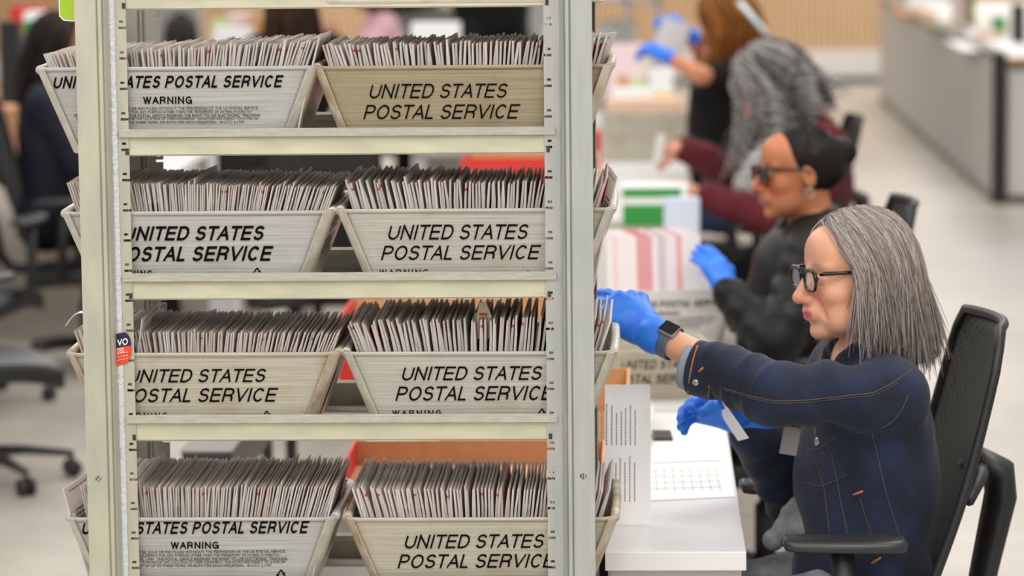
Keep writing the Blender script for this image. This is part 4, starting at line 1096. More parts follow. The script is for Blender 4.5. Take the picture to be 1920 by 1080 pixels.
# open steel shelving far behind the table
sv = thing('steel_shelving', (-.05, 21.2, 0), 'pale grey shelving stacked with white boxes beyond the long table', 'shelving')
for x in (-.75, -.1, .10):
    for y in (21.0, 21.5): obj('shelf_post', G().span((x - .02, y - .02, 0), (x + .02, y + .02, 2.4)), 'shelf_grey', sv)
for z in (.15, .5, .85, 1.2, 1.55, 1.9): obj('shelf_board', G().span((-.77, 20.98, z - .02), (.12, 21.52, z)), 'shelf_grey', sv)
for i, (x, z, c) in enumerate(((-.5, .85, 'paper'), (-.16, .85, 'apron_grey'), (-.45, 1.2, 'kraft_light'), (-.15, 1.2, 'paper'), (-.5, .5, 'paper'), (-.15, .5, 'paper_pink'))):
    o = obj('storage_box', G().span((x - .13, 21.05, z + .0015), (x + .13, 21.4, z + .2)), c, bevel=.005)
    tag(o, ['white box on the third shelf of the pale shelving, left', 'grey box on the third shelf of the pale shelving, right', 'tan box on the fourth shelf of the pale shelving', 'white box on the fourth shelf of the pale shelving', 'white box low on the pale shelving, left', 'pinkish box low on the pale shelving, right'][i], 'box', 'boxes on the far shelving')

# ------------------------------------------------------------------ the grey counter on the right
ct = thing('service_counter', (3.1, 24, 0), 'long grey panelled counter with dark trim on the right', 'counter')
CX = 2.125; Y0, Y1 = 19.62, 28.9; ZT = at(1860, 108, Y0).z
obj('side_panel', G().span((CX, Y0, .05), (CX + .05, Y1, ZT)), 'panel_grey', ct)
obj('panel_cap', G().span((CX - .01, Y0, ZT), (CX + .07, Y1, ZT + .035)), 'trim_grey', ct)
obj('panel_base', G().span((CX - .005, Y0, 0), (CX + .055, Y1, .05)), 'trim_grey', ct)
obj('end_post', G().span((CX - .008, Y0 - .06, 0), (CX + .075, Y0, ZT + .03)), 'black_metal', ct)
obj('counter_top', G().span((CX + .07, Y0, ZT - .04), (CX + 2.2, Y1, ZT)), 'cabinet_white', ct)
obj('front_fascia', G().span((CX + .075, Y0 - .02, at(1900, 131, Y0).z), (CX + 2.2, Y0 + .02, ZT - .04)), 'green_dark', ct)
obj('top_edge', G().span((CX + .075, Y0 - .03, ZT - .04), (CX + 2.2, Y0, ZT - .012)), 'amber', ct)
for i in range(2):
    obj('cabinet_front', G().span((CX + .085 + i * .8, Y0 - .01, .04), (CX + .875 + i * .8, Y0 + .03, at(1900, 136, Y0).z)), 'cabinet_white', ct, bevel=.006)
def on_counter(name, x0, y0, x1, Y, dx, h, label, cat, material):
    a = at(x0, y0, Y); b = at(x1, y0, Y)
    o = obj(name, G().span((a.x, Y, ZT + .001), (b.x, Y + dx, ZT + h)), material, bevel=.004); return tag(o, label, cat)
on_counter('cardboard_flat', 1700, 30, 1760, 25.2, 1.6, .03, 'amber cardboard lying at the far end of the counter', 'cardboard', 'amber')
on_counter('cardboard_flat', 1752, 45, 1812, 22.9, 1.2, .03, 'olive cardboard lying mid counter', 'cardboard', 'olive')
on_counter('paper_pile', 1806, 66, 1930, 20.3, 1.2, .012, 'white papers spread at the near end of the counter', 'papers', 'paper')
on_counter('paper_pile', 1840, 52, 1880, 21.8, .3, .05, 'peach toned parcel behind the white papers', 'parcel', 'peach')
on_counter('paper_pile', 1786, 40, 1808, 24.2, .1, .22, 'pink sheet standing on the counter', 'paper', 'paper_pink')
on_counter('file_holder', 1814, 38, 1828, 24.0, .2, .25, 'grey green file holder next to the pink sheet', 'file holder', 'olive')
on_counter('file_holder', 1690, 20, 1700, 27.2, .2, .18, 'grey upright holder at the far counter end', 'file holder', 'shelf_grey')
on_counter('storage_box', 1705, 16, 1770, 27.6, .3, .2, 'pale box behind the amber cardboard', 'box', 'paper')
on_counter('tape_roll', 1862, 38, 1886, 22.6, .1, .12, 'bright green cup on the counter', 'cup', 'green_box')
on_counter('desk_bin', 1902, 56, 1922, 21.4, .2, .25, 'black bin at the right edge of the counter', 'bin', 'black_metal')

# ------------------------------------------------------------------ seen between the loaded shelves
# grey-topped bench end and the floor channel
a, b = at(337, 864, 7.9), at(436, 846, 7.9)
bn = thing('bench_end', ((a.x + b.x) / 2, 8.1, 0), 'grey topped black bench end seen under the third rail', 'bench')
obj('bench_top', G().span((a.x, 7.9, b.z - .004), (b.x, 9.6, b.z)), 'trim_grey', bn, bevel=.003)
obj('bench_body', G().span((a.x + .004, 7.904, b.z - .12), (b.x - .004, 9.59, b.z - .004)), 'phone_black', bn, bevel=.004)
for x in (a.x + .03, b.x - .03):
    for y in (7.95, 9.5): obj('leg', G().span((x - .015, y - .015, 0), (x + .015, y + .015, b.z - .12)), 'black_metal', bn)
dk = thing('desk', (-2.0, 17, 0), 'white topped desk row behind the left chairs', 'desk')
obj('desk_top', G().span((-3.6, 13.6, .70), (-2.0, 20.3, .73)), 'table_white', dk, bevel=.003)
for x in (-3.5, -2.1):
    for y in (13.7, 17, 20.4): obj('leg', G().span((x - .04, y - .04, 0), (x + .04, y + .04, .70)), 'table_white', dk)
d2 = thing('desk', (-.7, 16, 0), 'white desk behind the rack middle, carrying white stacks', 'desk')
obj('desk_top', G().span((-1.10, 15.2, .70), (-.68, 18.6, .73)), 'table_white', d2, bevel=.003)
for y in (15.3, 18.5):
    for x in (-1.05, -.73): obj('leg', G().span((x - .03, y - .03, 0), (x + .03, y + .03, .70)), 'table_white', d2)
def L_block(*a, **k): return block(*a, **k)
L_block('desk_screen', 35, 62, 108, 150, 14.2, .05, 'dark grey monitor beside the dark haired person', 'monitor', 'trim_grey', .73)
L_block('mail_bin', 42, 40, 92, 66, 14.4, .2, 'bright green bin on top of the desk at the upper left', 'bin', 'green_box', .73)
L_block('mail_bundle', 44, 22, 112, 42, 15.0, .2, 'white bundle above the green bin', 'mail bundle', 'paper', .73)
L_block('mail_bundle', 18, 12, 76, 34, 15.6, .2, 'red bundle at the upper left corner', 'mail bundle', 'carton_red', .73)
L_block('desk_screen', 0, 40, 34, 150, 13.9, .06, 'black monitor at the left picture edge', 'monitor', 'black_metal', .73)
L_block('mail_tray', -20, 166, 62, 200, 13.95, .3, 'tray of beige and orange mail at the left picture edge', 'mail tray', 'peach', .73, top=('kraft_light', .03))
L_block('carton', -20, 202, 30, 262, 13.62, .25, 'orange brown carton below the beige tray', 'box', 'kraft', .73)
L_block('card_box', 396, 36, 430, 62, 18.0, .1, 'light green card above the left envelopes, top row', 'card', 'light_green', .73)
L_block('mail_bundle', 400, 52, 470, 66, 17.5, .2, 'white papers beneath the light green card', 'mail bundle', 'paper', .73)
L_block('mail_bundle', 425, 26, 462, 54, 19.0, .2, 'pinkish bundle beside the light green card', 'mail bundle', 'paper_pink', .73)
L_block('carton', 452, 40, 496, 62, 18.6, .2, 'amber carton between the papers and brown hair', 'box', 'amber', .73)
L_block('column_board', 292, -30, 372, 70, 26.0, .2, 'pale grey board behind the dark round head', 'board', 'shelf_grey', 0)
L_block('side_screen', 985, -30, 1030, 60, 24.0, .1, 'pale grey screen right of the black top', 'screen', 'shelf_grey', 0)
L_block('mail_bundle', 770, 44, 860, 62, 15.5, .2, 'white stack left of the black top', 'mail bundle', 'paper', .73)
# objects glimpsed above the second row
L_block('equipment_case', 800, 292, 868, 325, 12.2, .3, 'dark case glimpsed above the second row of envelopes', 'case', 'trim_grey', 0)
L_block('storage_box', 388, 270, 432, 330, 13.62, .2, 'white upright box glimpsed between the two empty chairs', 'box', 'paper', 0)
L_block('mail_bundle', 575, 288, 650, 318, 16.2, .3, 'grey bundle glimpsed above the second row middle', 'mail bundle', 'shelf_grey', 0)
# ------------------------------------------------------------------ people
attr_mat('skin', 0.5, 0.35, 0.08, 260, 0.12)
attr_mat('hair', 0.55, 0.2, 0.0)
mat('denim', (9, 16, 33), 0.85, col2=(19, 33, 64), scale=16, bump=.25, sheen=.08)
mat('denim_dark', (22, 28, 44), 0.9, var=.15, scale=40)
mat('denim_inside', (140, 150, 162), 0.9, var=.06, scale=60)
mat('stitch', (172, 112, 56), 0.7); mat('stitch_dull', (78, 68, 58), 0.8)
mat('metal_button', (200, 196, 188), 0.3, .8)
mat('glove_blue', (34, 112, 226), 0.5, col2=(44, 128, 240), scale=26, bump=.35)
mat('black_cloth', (13, 13, 14), 0.8, 0.0, 0.25, var=.15, scale=14, bump=.2); mat('black_satin', (10, 10, 11), 0.55, 0.0, 0.3, var=.2, scale=10, bump=.2)
mat('maroon_knit', (96, 26, 36), 0.9, var=.12, scale=60, bump=.35); mat('navy_cloth', (24, 26, 42), 0.85, var=.15, scale=14, bump=.2)
mat('grey_jersey', (148, 148, 150), 0.85, col2=(96, 97, 100), scale=26); mat('pink_cloth', (226, 178, 188), .8, var=.08, scale=14)
mat('scarf_dots', (214, 212, 210), .85, col2=(84, 82, 84), scale=70); mat('frame_black', (16, 16, 17), 0.25); mat('watch_glass', (12, 12, 14), 0.08); mat('watch_steel', (186, 186, 188), .25, .9); mat('strap_slate', (86, 100, 122), .55)
mat('eye_white', (226, 220, 214), .2); mat('eye_iris', (60, 44, 34), .15); mat('mask_blue', (206, 230, 232), .6); mat('badge_grey', (128, 126, 124), .4); mat('jeans_blue', (62, 84, 120), .9, var=.1, scale=30); mat('sneaker', (60, 60, 62), .7); mat('gold', (206, 170, 90), .25, .9)
lens = bpy.data.materials.new('spectacle_lens'); lens.use_nodes = True
nt = lens.node_tree; b = nt.nodes['Principled BSDF']; b.inputs['Base Color'].default_value = (.9, .92, .96, 1); b.inputs['Roughness'].default_value = .05; b.inputs['Alpha'].default_value = .28; b.inputs['Specular IOR Level'].default_value = .9
MATS['lens'] = lens
mat('lens_dark', (52, 46, 44), .1)

def frame(f, up=Vector((0, 0, 1))):
    f = Vector(f).normalized(); l = up.cross(f).normalized(); u = f.cross(l); return f, l, u
def to_world(V, C, fr):
    return np.array(C) + V[:, :1] * np.array(fr[0]) + V[:, 1:2] * np.array(fr[1]) + V[:, 2:3] * np.array(fr[2])
def c3(r, g, b): return np.array(srgb(r, g, b)[:3])

def head_piece(h=.0035, age=0.0, neck=.16, nose=1.0, mouth_open=0.0, jowl=0.0):
    """head and neck in its own frame (forward, left, up), origin between the ears"""
    s = SDF((-.14, -.11, -.14 - neck), (.15, .11, .16), h)
    s.ell((-.012, 0, .028), (.094, .074, .086), k=0)
    s.ell((.030, 0, -.028), (.060, .062, .086), k=.03)
    s.ell((.034, 0, -.078), (.050, .050, .038), k=.03)
    s.ell((.054, 0, .048), (.040, .055, .044), k=.03)                                  # forehead
    s.ell((.076, 0, -.106), (.020, .023, .016), k=.022)                              # chin
    for q in (-1, 1):
        s.ell((.060, q * .040, -.030), (.026, .024, .022), k=.02)                    # cheek bone
        s.cap((.082, q * .012, .022), (.072, q * .046, .022), .011, .009, k=.012)    # brow
        s.ell((.050, q * .040, -.078), (.024 + .004 * jowl, .018 + .006 * jowl, .026), k=.02)
        s.ell((.097, q * .031, .002), (.017, .019, .012), k=.012, op='d')            # socket
        s.ell((.077, q * .031, .001), (.0135, .0150, .0125), k=.004)                 # lids
    s.cap((.092, 0, .012), (.117 * nose, 0, -.034), .0085, .0115, k=.012)            # nose
    s.ell((.117 * nose, 0, -.037), (.0125, .0125, .011), k=.008)
    for q in (-1, 1): s.ell((.104, q * .0125, -.041), (.011, .0085, .009), k=.006)
    s.ell((.087, 0, -.066), (.020, .028, .020), k=.014)                              # muzzle
    s.cap((.101, -.014, -.0635), (.101, .014, -.0635), .0055, k=.006); s.cap((.106, 0, -.063), (.106, 0, -.063), .0048, k=.006)
    s.cap((.099, -.013, -.0765 - mouth_open), (.099, .013, -.0765 - mouth_open), .0062, k=.006)
    s.cap((.110, -.020, -.0705 - mouth_open * .5), (.110, .020, -.0705 - mouth_open * .5), .0022 + mouth_open * .4, k=.003, op='d')
    s.cap((.108, -.014, -.0905), (.108, .014, -.0905), .006, k=.010, op='d')         # groove over the chin
    for q in (-1, 1):
        s.ell((-.006, q * .076, -.010), (.019, .008, .031), R=[[.97, 0, .24], [0, 1, 0], [-.24, 0, .97]], k=.006)
        s.ell((-.002, q * .084, -.008), (.010, .005, .019), k=.004, op='d')
        if age: s.cap((.090, q * .026, -.046), (.078, q * .036, -.074), .0035, k=.008, op='d')
    if neck:
        s.cap((-.030, 0, -.060), (-.052, 0, -.10 - neck), .050, .056, k=.03)
        if age:
            for q in (-1, 1): s.cap((.01, q * .016, -.10), (-.012, q * .02, -.20), .009, .007, k=.02)
    return s.mesh()
def skin_color(V, base, lips, brow, rs=0):
    n = len(V); col = np.tile(c3(*base), (n, 1)); f, l, u = V[:, 0], V[:, 1], V[:, 2]
    def blend(m, c):
        nonlocal col
        m = np.clip(m, 0, 1)[:, None]; col = col * (1 - m) + c3(*c) * m
    warm = np.exp(-(((f - .115) / .02) ** 2 + (l / .02) ** 2 + ((u + .036) / .02) ** 2)) * .55 + np.exp(-(((np.abs(l) - .042) / .022) ** 2 + ((u + .036) / .024) ** 2)) * (f > .03) * .4
    blend(warm, (min(255, base[0] + 4), base[1] - 34, base[2] - 28))
    blend(np.clip(1.6 - np.abs(u + .0705) / .0075, 0, 1) * np.clip((.0225 - np.abs(l)) / .004, 0, 1) * (f > .090) * .85, lips)
    blend(np.exp(-((u - .0235 - .004 * np.cos((np.abs(l) - .028) * 60)) / .0036) ** 2) * np.exp(-((np.abs(l) - .029) / .014) ** 4) * (f > .055) * .6, brow)
    return col
def eyes(parent, C, fr):
    for q in (-1, 1):
        p = Vector(to_world(np.array([[.0795, q * .031, .001]]), C, fr)[0]); g = G().ball(p, .0115, 14, 10)
        e = obj('eye', g, 'eye_white', parent, True)
        pi_ = p + Vector(fr[0]) * .0072; obj('iris', G().ball(pi_, .0056, 12, 8), 'eye_iris', e, True)
def strand_mesh(paths, cols, r, sides=3, taper=.35):
    """many tapered strands as arrays: paths (n, m, 3), cols (n, 3)"""
    n, m, _ = paths.shape
    T = np.gradient(paths, axis=1); T /= np.linalg.norm(T, axis=2, keepdims=True) + 1e-9
    ref = np.array([.31, .87, .38]); A = np.cross(T, ref); A /= np.linalg.norm(A, axis=2, keepdims=True) + 1e-9; B = np.cross(T, A)
    rad = r * (1 - (1 - taper) * np.linspace(0, 1, m) ** 2.5)[None, :, None]
    V = np.stack([paths + rad * (math.cos(2 * PI * k / sides) * A + math.sin(2 * PI * k / sides) * B) for k in range(sides)], 2)
    idx = np.arange(n * m * sides).reshape(n, m, sides); Q = []
    for k in range(sides):
        k2 = (k + 1) % sides; Q.append(np.stack([idx[:, :-1, k], idx[:, :-1, k2], idx[:, 1:, k2], idx[:, 1:, k]], -1).reshape(-1, 4))
    return V.reshape(-1, 3), np.concatenate(Q), np.repeat(cols, m * sides, axis=0)
def hair_object(name, pieces, parent, C, fr, label=None):
    """pieces: (V local, Q, colours) joined into one mesh"""
    Vs, Qs, Cs, o = [], [], [], 0
    for V, Q, c in pieces: Vs.append(to_world(V, C, fr)); Qs.append(Q + o); Cs.append(c); o += len(V)
    V, Q, c = np.concatenate(Vs), np.concatenate(Qs), np.concatenate(Cs)
    ob = soft(name, [(V, Q)], MATS['hair'], parent, lambda _: c)
    if label: ob['label'] = label
    return ob
def on_skull(d, R, c): return c + d / np.sqrt(((d / R) ** 2).sum(-1, keepdims=True))
def drape(n, seed, fmin_near, fmin_far, u_end, m=13, Rb=(.104, .086, .097), lift=.010, wave=0.0, waves=3, spread=.02, near=1, tuck=.0, parting=.0, jit=.004, flare=0.0, ragged=.025, back_short=0.0, down=(0, 0, -1)):
    down = np.array(down, float); down = down / -down[2]
    """straight or wavy hair from a parting: down over the skull, then hanging"""
    rs = np.random.RandomState(seed); P = np.zeros((n, m, 3)); c = np.array([-.012, 0, .026])
    for i in range(n):
        side = near if rs.rand() < .62 else -near
        lo = fmin_near if side == near else fmin_far
        a = math.radians(lo + (182 - lo) * rs.rand() ** .9); q = (math.degrees(a) - lo) / (182 - lo)
        o = lift * rs.rand() ** .7; R = np.array(Rb) + o
        start = np.array([.062 - .125 * q + .012 * rs.randn(), parting + side * (-.005 + .014 * rs.rand()), .095]) * np.array([1, 1, 1]); end = np.array([math.cos(a), side * math.sin(a) * .86, -.12 + .1 * rs.rand()])
        s0 = start / np.linalg.norm(start); e0 = end / np.linalg.norm(end); om = math.acos(np.clip(s0 @ e0, -1, 1)); k = 6
        for j in range(k):
            t = j / (k - 1); d = (math.sin((1 - t) * om) * s0 + math.sin(t * om) * e0) / math.sin(om); P[i, j] = on_skull(d, R, c)
        E = P[i, k - 1]; ue = u_end + ragged * rs.randn() - (flare if q > .5 else 0) + (back_short if q > .40 else .015); out = np.array([math.cos(a), side * math.sin(a), 0.0]); ph = rs.rand() * 6.28; dx, dy = spread * rs.randn(), spread * rs.randn()
        for j in range(k, m):
            t = (j - k + 1) / (m - k); z = E[2] + (ue - E[2]) * t
            w = wave * math.sin(ph + waves * 6.28 * t) * t ** .5
            P[i, j] = E + np.array([dx, dy, 0]) * t + out * (w - tuck * t * t * (1 - q) + flare * q * q * t) + down * (E[2] - z)
        P[i, :, :] += jit * .3 * rs.randn(3)
    for _ in range(3): P[:, 1:-1] = (P[:, :-2] + 2 * P[:, 1:-1] + P[:, 2:]) / 4
    return P
def shades(n, seed, cols, w=None):
    rs = np.random.RandomState(seed); C = np.array([c3(*c) for c in cols]); k = rs.choice(len(C), n, p=w); t = rs.rand(n, 1) * .35
    return C[k] * (1 - t) + C[rs.choice(len(C), n, p=w)] * t
def cap_piece(col, R=(.101, .082, .094), line=(.052, .75), h=.006, curtain=None, extra=None, lo=(-.22, -.18, -.30), hi=(.14, .18, .2), noise=0):
    s = SDF(lo, hi, h); s.ell((-.013, 0, .027), R, k=0)
    s.cut((1, 0, -line[1]), (line[0] - line[1] * .085, 0, 0), .008)
    if curtain:
        for (c, r) in curtain: s.ell(c, r, k=.03)
    if extra: extra(s)
    if noise: s.noise(noise, 55, 3)
    V, Q = s.mesh(); return V, Q, np.tile(c3(*col), (len(V), 1))

def hand_piece(wrist, d, back, thumb_side, size=1.0, curl=.5, h=.003, glove=False, spread=.08, pinch=False):
    """a hand with palm, four fingers and thumb, in the world. d: towards the fingers, back: out of the back of the hand, thumb_side: +1/-1 along d x back"""
    d = Vector(d).normalized(); back = Vector(back); back = (back - d * back.dot(d)).normalized(); sd = d.cross(back) * thumb_side     # towards the thumb
    W = Vector(wrist); S = size; g = .0012 if glove else 0
    P = lambda a, b, c: W + (d * a + sd * b + back * c) * S
    pts = [P(-.03, 0, 0), P(.2, .08, .05), P(.2, -.06, -.1), P(0, .09, -.08), P(.05, -.05, .04), P(.12, .0, -.11)]
    lo = np.min([p[:] for p in pts], 0) - .03; hi = np.max([p[:] for p in pts], 0) + .03
    s = SDF(lo, hi, h)
    s.cap(P(-.02, 0, 0), P(.012, 0, 0), .026 * S + g, .028 * S + g, k=0, flat=(back, .74))
    for b0, b1 in ((.026, .031), (.009, .011), (-.009, -.010), (-.025, -.029)):
        s.cap(P(.012, b0 * .62, 0), P(.088 - abs(b1 - .01) * .25, b1, .002), .0135 * S + g, .0118 * S + g, k=.016)
    s.cap(P(.02, .026, -.008), P(.055, .036, -.010), .015 * S + g, k=.02)
    for i, (b, L_, r) in enumerate(((.031, .072, .0086), (.011, .080, .0090), (-.010, .074, .0086), (-.029, .058, .0076))):
        a0 = Vector((.088 - abs(b - .01) * .25, b, .002)); ang = .22 + curl * (.55 + .12 * i); sp = spread * (b / .03)
        p = a0; q = ang
        for j, f_ in enumerate((.46, .30, .24)):
            nx = p + Vector((math.cos(q), sp * math.cos(q), -math.sin(q))) * (L_ * f_); s.cap(P(*p), P(*nx), (r - .0006 * j) * S + g, (r - .0006 * (j + 1)) * S + g, k=.005); p = nx; q += curl * (.75 if j == 0 else .5)
    t0 = Vector((.030, .032, -.006)); t1 = Vector((.062, .058, -.022)); t2 = Vector((.092, .062 if not pinch else .048, -.040)); t3 = Vector((.112, .058 if not pinch else .036, -.056))
    for a, b, r0, r1 in ((t0, t1, .0135, .0115), (t1, t2, .0108, .0098), (t2, t3, .0098, .0082)): s.cap(P(*a), P(*b), r0 * S + g, r1 * S + g, k=.008)
    if glove:
        for k in range(3): s.cap(P(-.012 - .006 * k, 0, 0), P(-.014 - .006 * k, 0, 0), .0305 * S + .0012 * (k % 2) + .002 * k * .4, k=.006, flat=(back, .85))
    return s.mesh()
def ik(S, W, a, b, pole):
    S, W = Vector(S), Vector(W); d = W - S; L_ = min(d.length, (a + b) * .999); n = d.normalized(); x = (a * a - b * b + L_ * L_) / (2 * L_); hgt = math.sqrt(max(1e-6, a * a - x * x))
    p = Vector(pole) - n * Vector(pole).dot(n); p.normalize(); return S + n * x + p * hgt
def smooth_normals(): pass
def fold_warp(amp, n, seed):
    rs = random.Random(seed); ph = [rs.random() * 6.28 for _ in range(4)]
    def w(X, Y, Z, t, L_):
        if t is None: t = 0.0
        a = np.sin(t * n * 6.28 + ph[0] + 22 * (X + Z)) + .6 * np.sin(t * n * 11 + ph[1] + 30 * (Y - Z)) + .4 * np.sin(60 * X + 40 * Z + ph[2])
        return (amp * a / 2).astype(np.float32)
    return w

def lay_line(name, surf, pix, material, parent, r=.0013, lift=.0006, step=9):
    """a seam along the surface of a garment, following the outline seen in the photograph"""
    tree = surf if isinstance(surf, BVHTree) else bvh(surf); pts = []
    for (x0, y0), (x1, y1) in zip(pix[:-1], pix[1:]):
        n = max(1, int(math.hypot(x1 - x0, y1 - y0) / step))
        for i in range(n):
            t = i / n; pts.append((x0 + (x1 - x0) * t, y0 + (y1 - y0) * t))
    pts.append(pix[-1]); out = []
    for x, y in pts:
        hit = tree.ray_cast(EYE, ray(x, y).normalized())
        if hit[0] is not None:
            n = hit[1]; n = n if n.dot(ray(x, y)) < 0 else -n
            if out and (hit[0] - out[-1]).length > .12: continue
            out.append(hit[0] + n * lift)
    if len(out) < 2: return None
    for _ in range(2): out = [out[0]] + [(out[i - 1] + out[i] * 2 + out[i + 1]) / 4 for i in range(1, len(out) - 1)] + [out[-1]]
    return obj(name, G().tube(out, r, 6), material, parent, True)
def lay_button(surf, px, py, r, material, parent, name='button'):
    hit = (surf if isinstance(surf, BVHTree) else bvh(surf)).ray_cast(EYE, ray(px, py).normalized())
    if hit[0] is None: return None
    n = hit[1] if hit[1].dot(ray(px, py)) < 0 else -hit[1]
    return obj(name, G().lathe(hit[0] - n * .001, [(r, 0), (r, .002), (r * .8, .0042), (r * .5, .0036), (.0005, .0036)], 18, n), material, parent, True)

def spectacles(parent, C, fr, mat_frame='frame_black', mat_lens='lens', w=.0255, hgt=.020, up=.003, name='spectacles'):
    L = lambda a, b, c: Vector(to_world(np.array([[a, b, c]]), C, fr)[0]); g = G(); lens_pts = []
    for q in (-1, 1):
        P = []
        for i in range(28):
            t = 2 * PI * i / 28; cx, cy = math.cos(t), math.sin(t); k = (abs(cx) ** 3 + abs(cy) ** 3) ** (-1 / 3)
            x = w * cx * k * (1 - .10 * (cy < 0) * abs(cy)); y = hgt * cy * k
            P.append(L(.108 - .10 * abs(.034 + x) ** 1.5, q * (.0345 + x), up + y - .004))
        g.tube(P, [.0030 + .0010 * (math.sin(2 * PI * i / 28) > 0) for i in range(28)], 6, closed=True); lens_pts.append(P)
    g.tube([L(.110, -.010, up + .006), L(.1125, 0, up + .009), L(.110, .010, up + .006)], .002, 6)
    fo = obj(name, g, mat_frame, parent, True)
    for q, P in zip((-1, 1), lens_pts):
        c = sum(P, Vector()) / len(P); gl = G(); gl.add(P + [c], [(i, (i + 1) % 28, 28) for i in range(28)]); obj('lens', gl, mat_lens, fo, True)
        obj('temple', G().tube([L(.098, q * .0605, up + .010), L(.090, q * .068, up + .0115), L(.04, q * .0745, up + .010), L(.0, q * .080, up + .006), L(-.012, q * .081, up - .006)], [.0036, .0040, .0036, .003, .0026], 6), mat_frame, fo, True)
    return fo
def auto_joints(C, face):
    f = Vector((math.cos(face), math.sin(face), 0)); l = Vector((0, 0, 1)).cross(f); u = Vector((0, 0, 1)); C = Vector(C)
    J = dict(C=C, f=f, l=l, shL=C - f * .05 - u * .205 + l * .165, shR=C - f * .05 - u * .205 - l * .165, chest=C - f * .055 - u * .34, belly=C - f * .045 - u * .49, hip=C - f * .07 - u * .62)
    for s, k in ((1, 'L'), (-1, 'R')):
        J['kn' + k] = J['hip'] + f * .43 + l * (.11 * s); J['kn' + k].z = .535
        J['ft' + k] = J['kn' + k] + f * .06; J['ft' + k].z = .075
        J['hipj' + k] = J['hip'] + l * (.09 * s)
        J['wr' + k] = J['hip'] + f * .38 + l * (.12 * s); J['wr' + k].z = .74
    return J
def body_bounds(pts, m=.2):
    P = np.array([p[:] for p in pts]); return P.min(0) - m, P.max(0) + m
def figure(label, J, headdir, top, pants, skin=(226, 172, 140), lips=(190, 92, 92), brow=(120, 104, 92), h=.010, hh=.006, bare_hands=(), gloves=(), handdir={}, sleeve_r=(.066, .056, .043), wrinkle=.004, age=0, collar=None, chest_r=(.125, .185, .21), short=False, group=None, hand_size=1.0, detail=True):
    """one seated person: a continuous body with clothing as children"""
    T = thing('person', (J['hip'].x, J['hip'].y, 0), label, 'person', group)
    fr = frame(headdir); C = J['C']; f, l = J['f'], J['l']
    for k, s in (('L', 1), ('R', -1)):
        if 'el' + k not in J: J['el' + k] = ik(J['sh' + k], J['wr' + k], .285, .255, l * (s * .5) - Vector((0, 0, 1)))
    u = ((J['shL'] + J['shR']) / 2 - J['hip']).normalized(); l2 = (l - u * l.dot(u)).normalized(); f2 = l2.cross(u); R = np.array([f2[:], l2[:], u[:]]).T
    nb = (J['shL'] + J['shR']) / 2 + u * .045
    # body
    pts = [J[k] for k in ('C', 'shL', 'shR', 'elL', 'elR', 'wrL', 'wrR', 'hip', 'knL', 'knR', 'ftL', 'ftR')]
    lo, hi = body_bounds([p for p in pts], .16)
    s = SDF(lo, (hi[0], hi[1], C.z), h)
    s.cap(C - fr[2] * .12 - fr[0] * .035, nb, .048, .056, k=0); s.ell(J['chest'], (chest_r[0] - .03, chest_r[1] - .03, chest_r[2] - .03), R, k=.05); s.ell(J['belly'], (.095, .14, .17), R, k=.06); s.ell(J['hip'], (.11, .155, .11), R, k=.06)
    for k in 'LR':
        s.cap(nb, J['sh' + k], .045, .048, k=.05); s.cap(J['sh' + k], J['el' + k], .046, .038, k=.02); s.cap(J['el' + k], J['wr' + k], .036, .0255, k=.02)
        s.cap(J['hipj' + k], J['kn' + k], .072, .052, k=.04); s.cap(J['kn' + k], J['ft' + k], .050, .036, k=.03); s.cap(J['ft' + k] - Vector((0, 0, .02)), J['ft' + k] + f * .13 - Vector((0, 0, .035)), .035, .03, k=.03)
    pieces = [s.mesh()]
    hv, hq = head_piece(hh, age, .15); wv = to_world(hv, C, fr); pieces.append((wv, hq))
    for k in bare_hands:
        d, b, cu, pn = handdir[k]; pieces.append(hand_piece(J['wr' + k], d, b, 1 if k == 'L' else -1, hand_size, cu, max(.003, h * .45), False, pinch=pn))
    headc = skin_color(hv, skin, lips, brow)
    def colour(V):
        c = np.tile(c3(*skin), (len(V), 1)); o = len(pieces[0][0]); c[o:o + len(hv)] = headc; return c
    body = soft('body', pieces, MATS['skin'], T, colour)
    eyes(body, C, fr)
    # top
    s = SDF(lo, (hi[0], hi[1], C.z + .02), h * .9); sr = sleeve_r
    s.ell(J['chest'], chest_r, R, k=0, warp=fold_warp(wrinkle, 2, 1)); s.ell(J['belly'], (.122, .175, .19), R, k=.07, warp=fold_warp(wrinkle * 1.3, 2, 2)); s.ell(J['hip'] + u * .02, (.135, .185, .10), R, k=.06)
    for i, k in enumerate('LR'):
        s.cap(nb - u * .01, J['sh' + k], .052, .066, k=.06)
        if short: s.cap(J['sh' + k], J['sh' + k].lerp(J['el' + k], .55), sr[0], sr[0] * .92, k=.035); continue
        end = J.get('cuff' + k, J['el' + k].lerp(J['wr' + k], .90))
        s.cap(J['sh' + k], J['el' + k], sr[0], sr[1], k=.035, warp=fold_warp(wrinkle * 1.3, 2.2, 5 + i)); s.cap(J['el' + k], J.get('cuff2' + k, end), sr[1], sr[2] * .96, k=.02); s.cap(J['el' + k], end, sr[1], sr[2], k=.02, warp=fold_warp(wrinkle * 1.6, 2.6, 8 + i))
    if collar is not None:
        for i in range(10):
            a, b = 2 * PI * i / 10, 2 * PI * (i + 1) / 10
            if collar == 'open' and i in (0, 9): continue
            q = lambda a: nb + f2 * (.058 * math.cos(a) + .012) + l2 * (.066 * math.sin(a)) + u * (.030 - .026 * math.cos(a))
            s.cap(q(a), q(b), .017, k=.022)
    if collar == 'open':
        s.cap(nb + f2 * .06 - u * .0, nb + f2 * .085 + u * .06, .026, .045, k=.02, op='d')
    topo = soft('top', [s.mesh()], top, T)
    # trousers and shoes
    s = SDF(lo, (hi[0], hi[1], J['hip'].z + .2), h)
    s.ell(J['hip'] - u * .02, (.125, .172, .105), R, k=0)
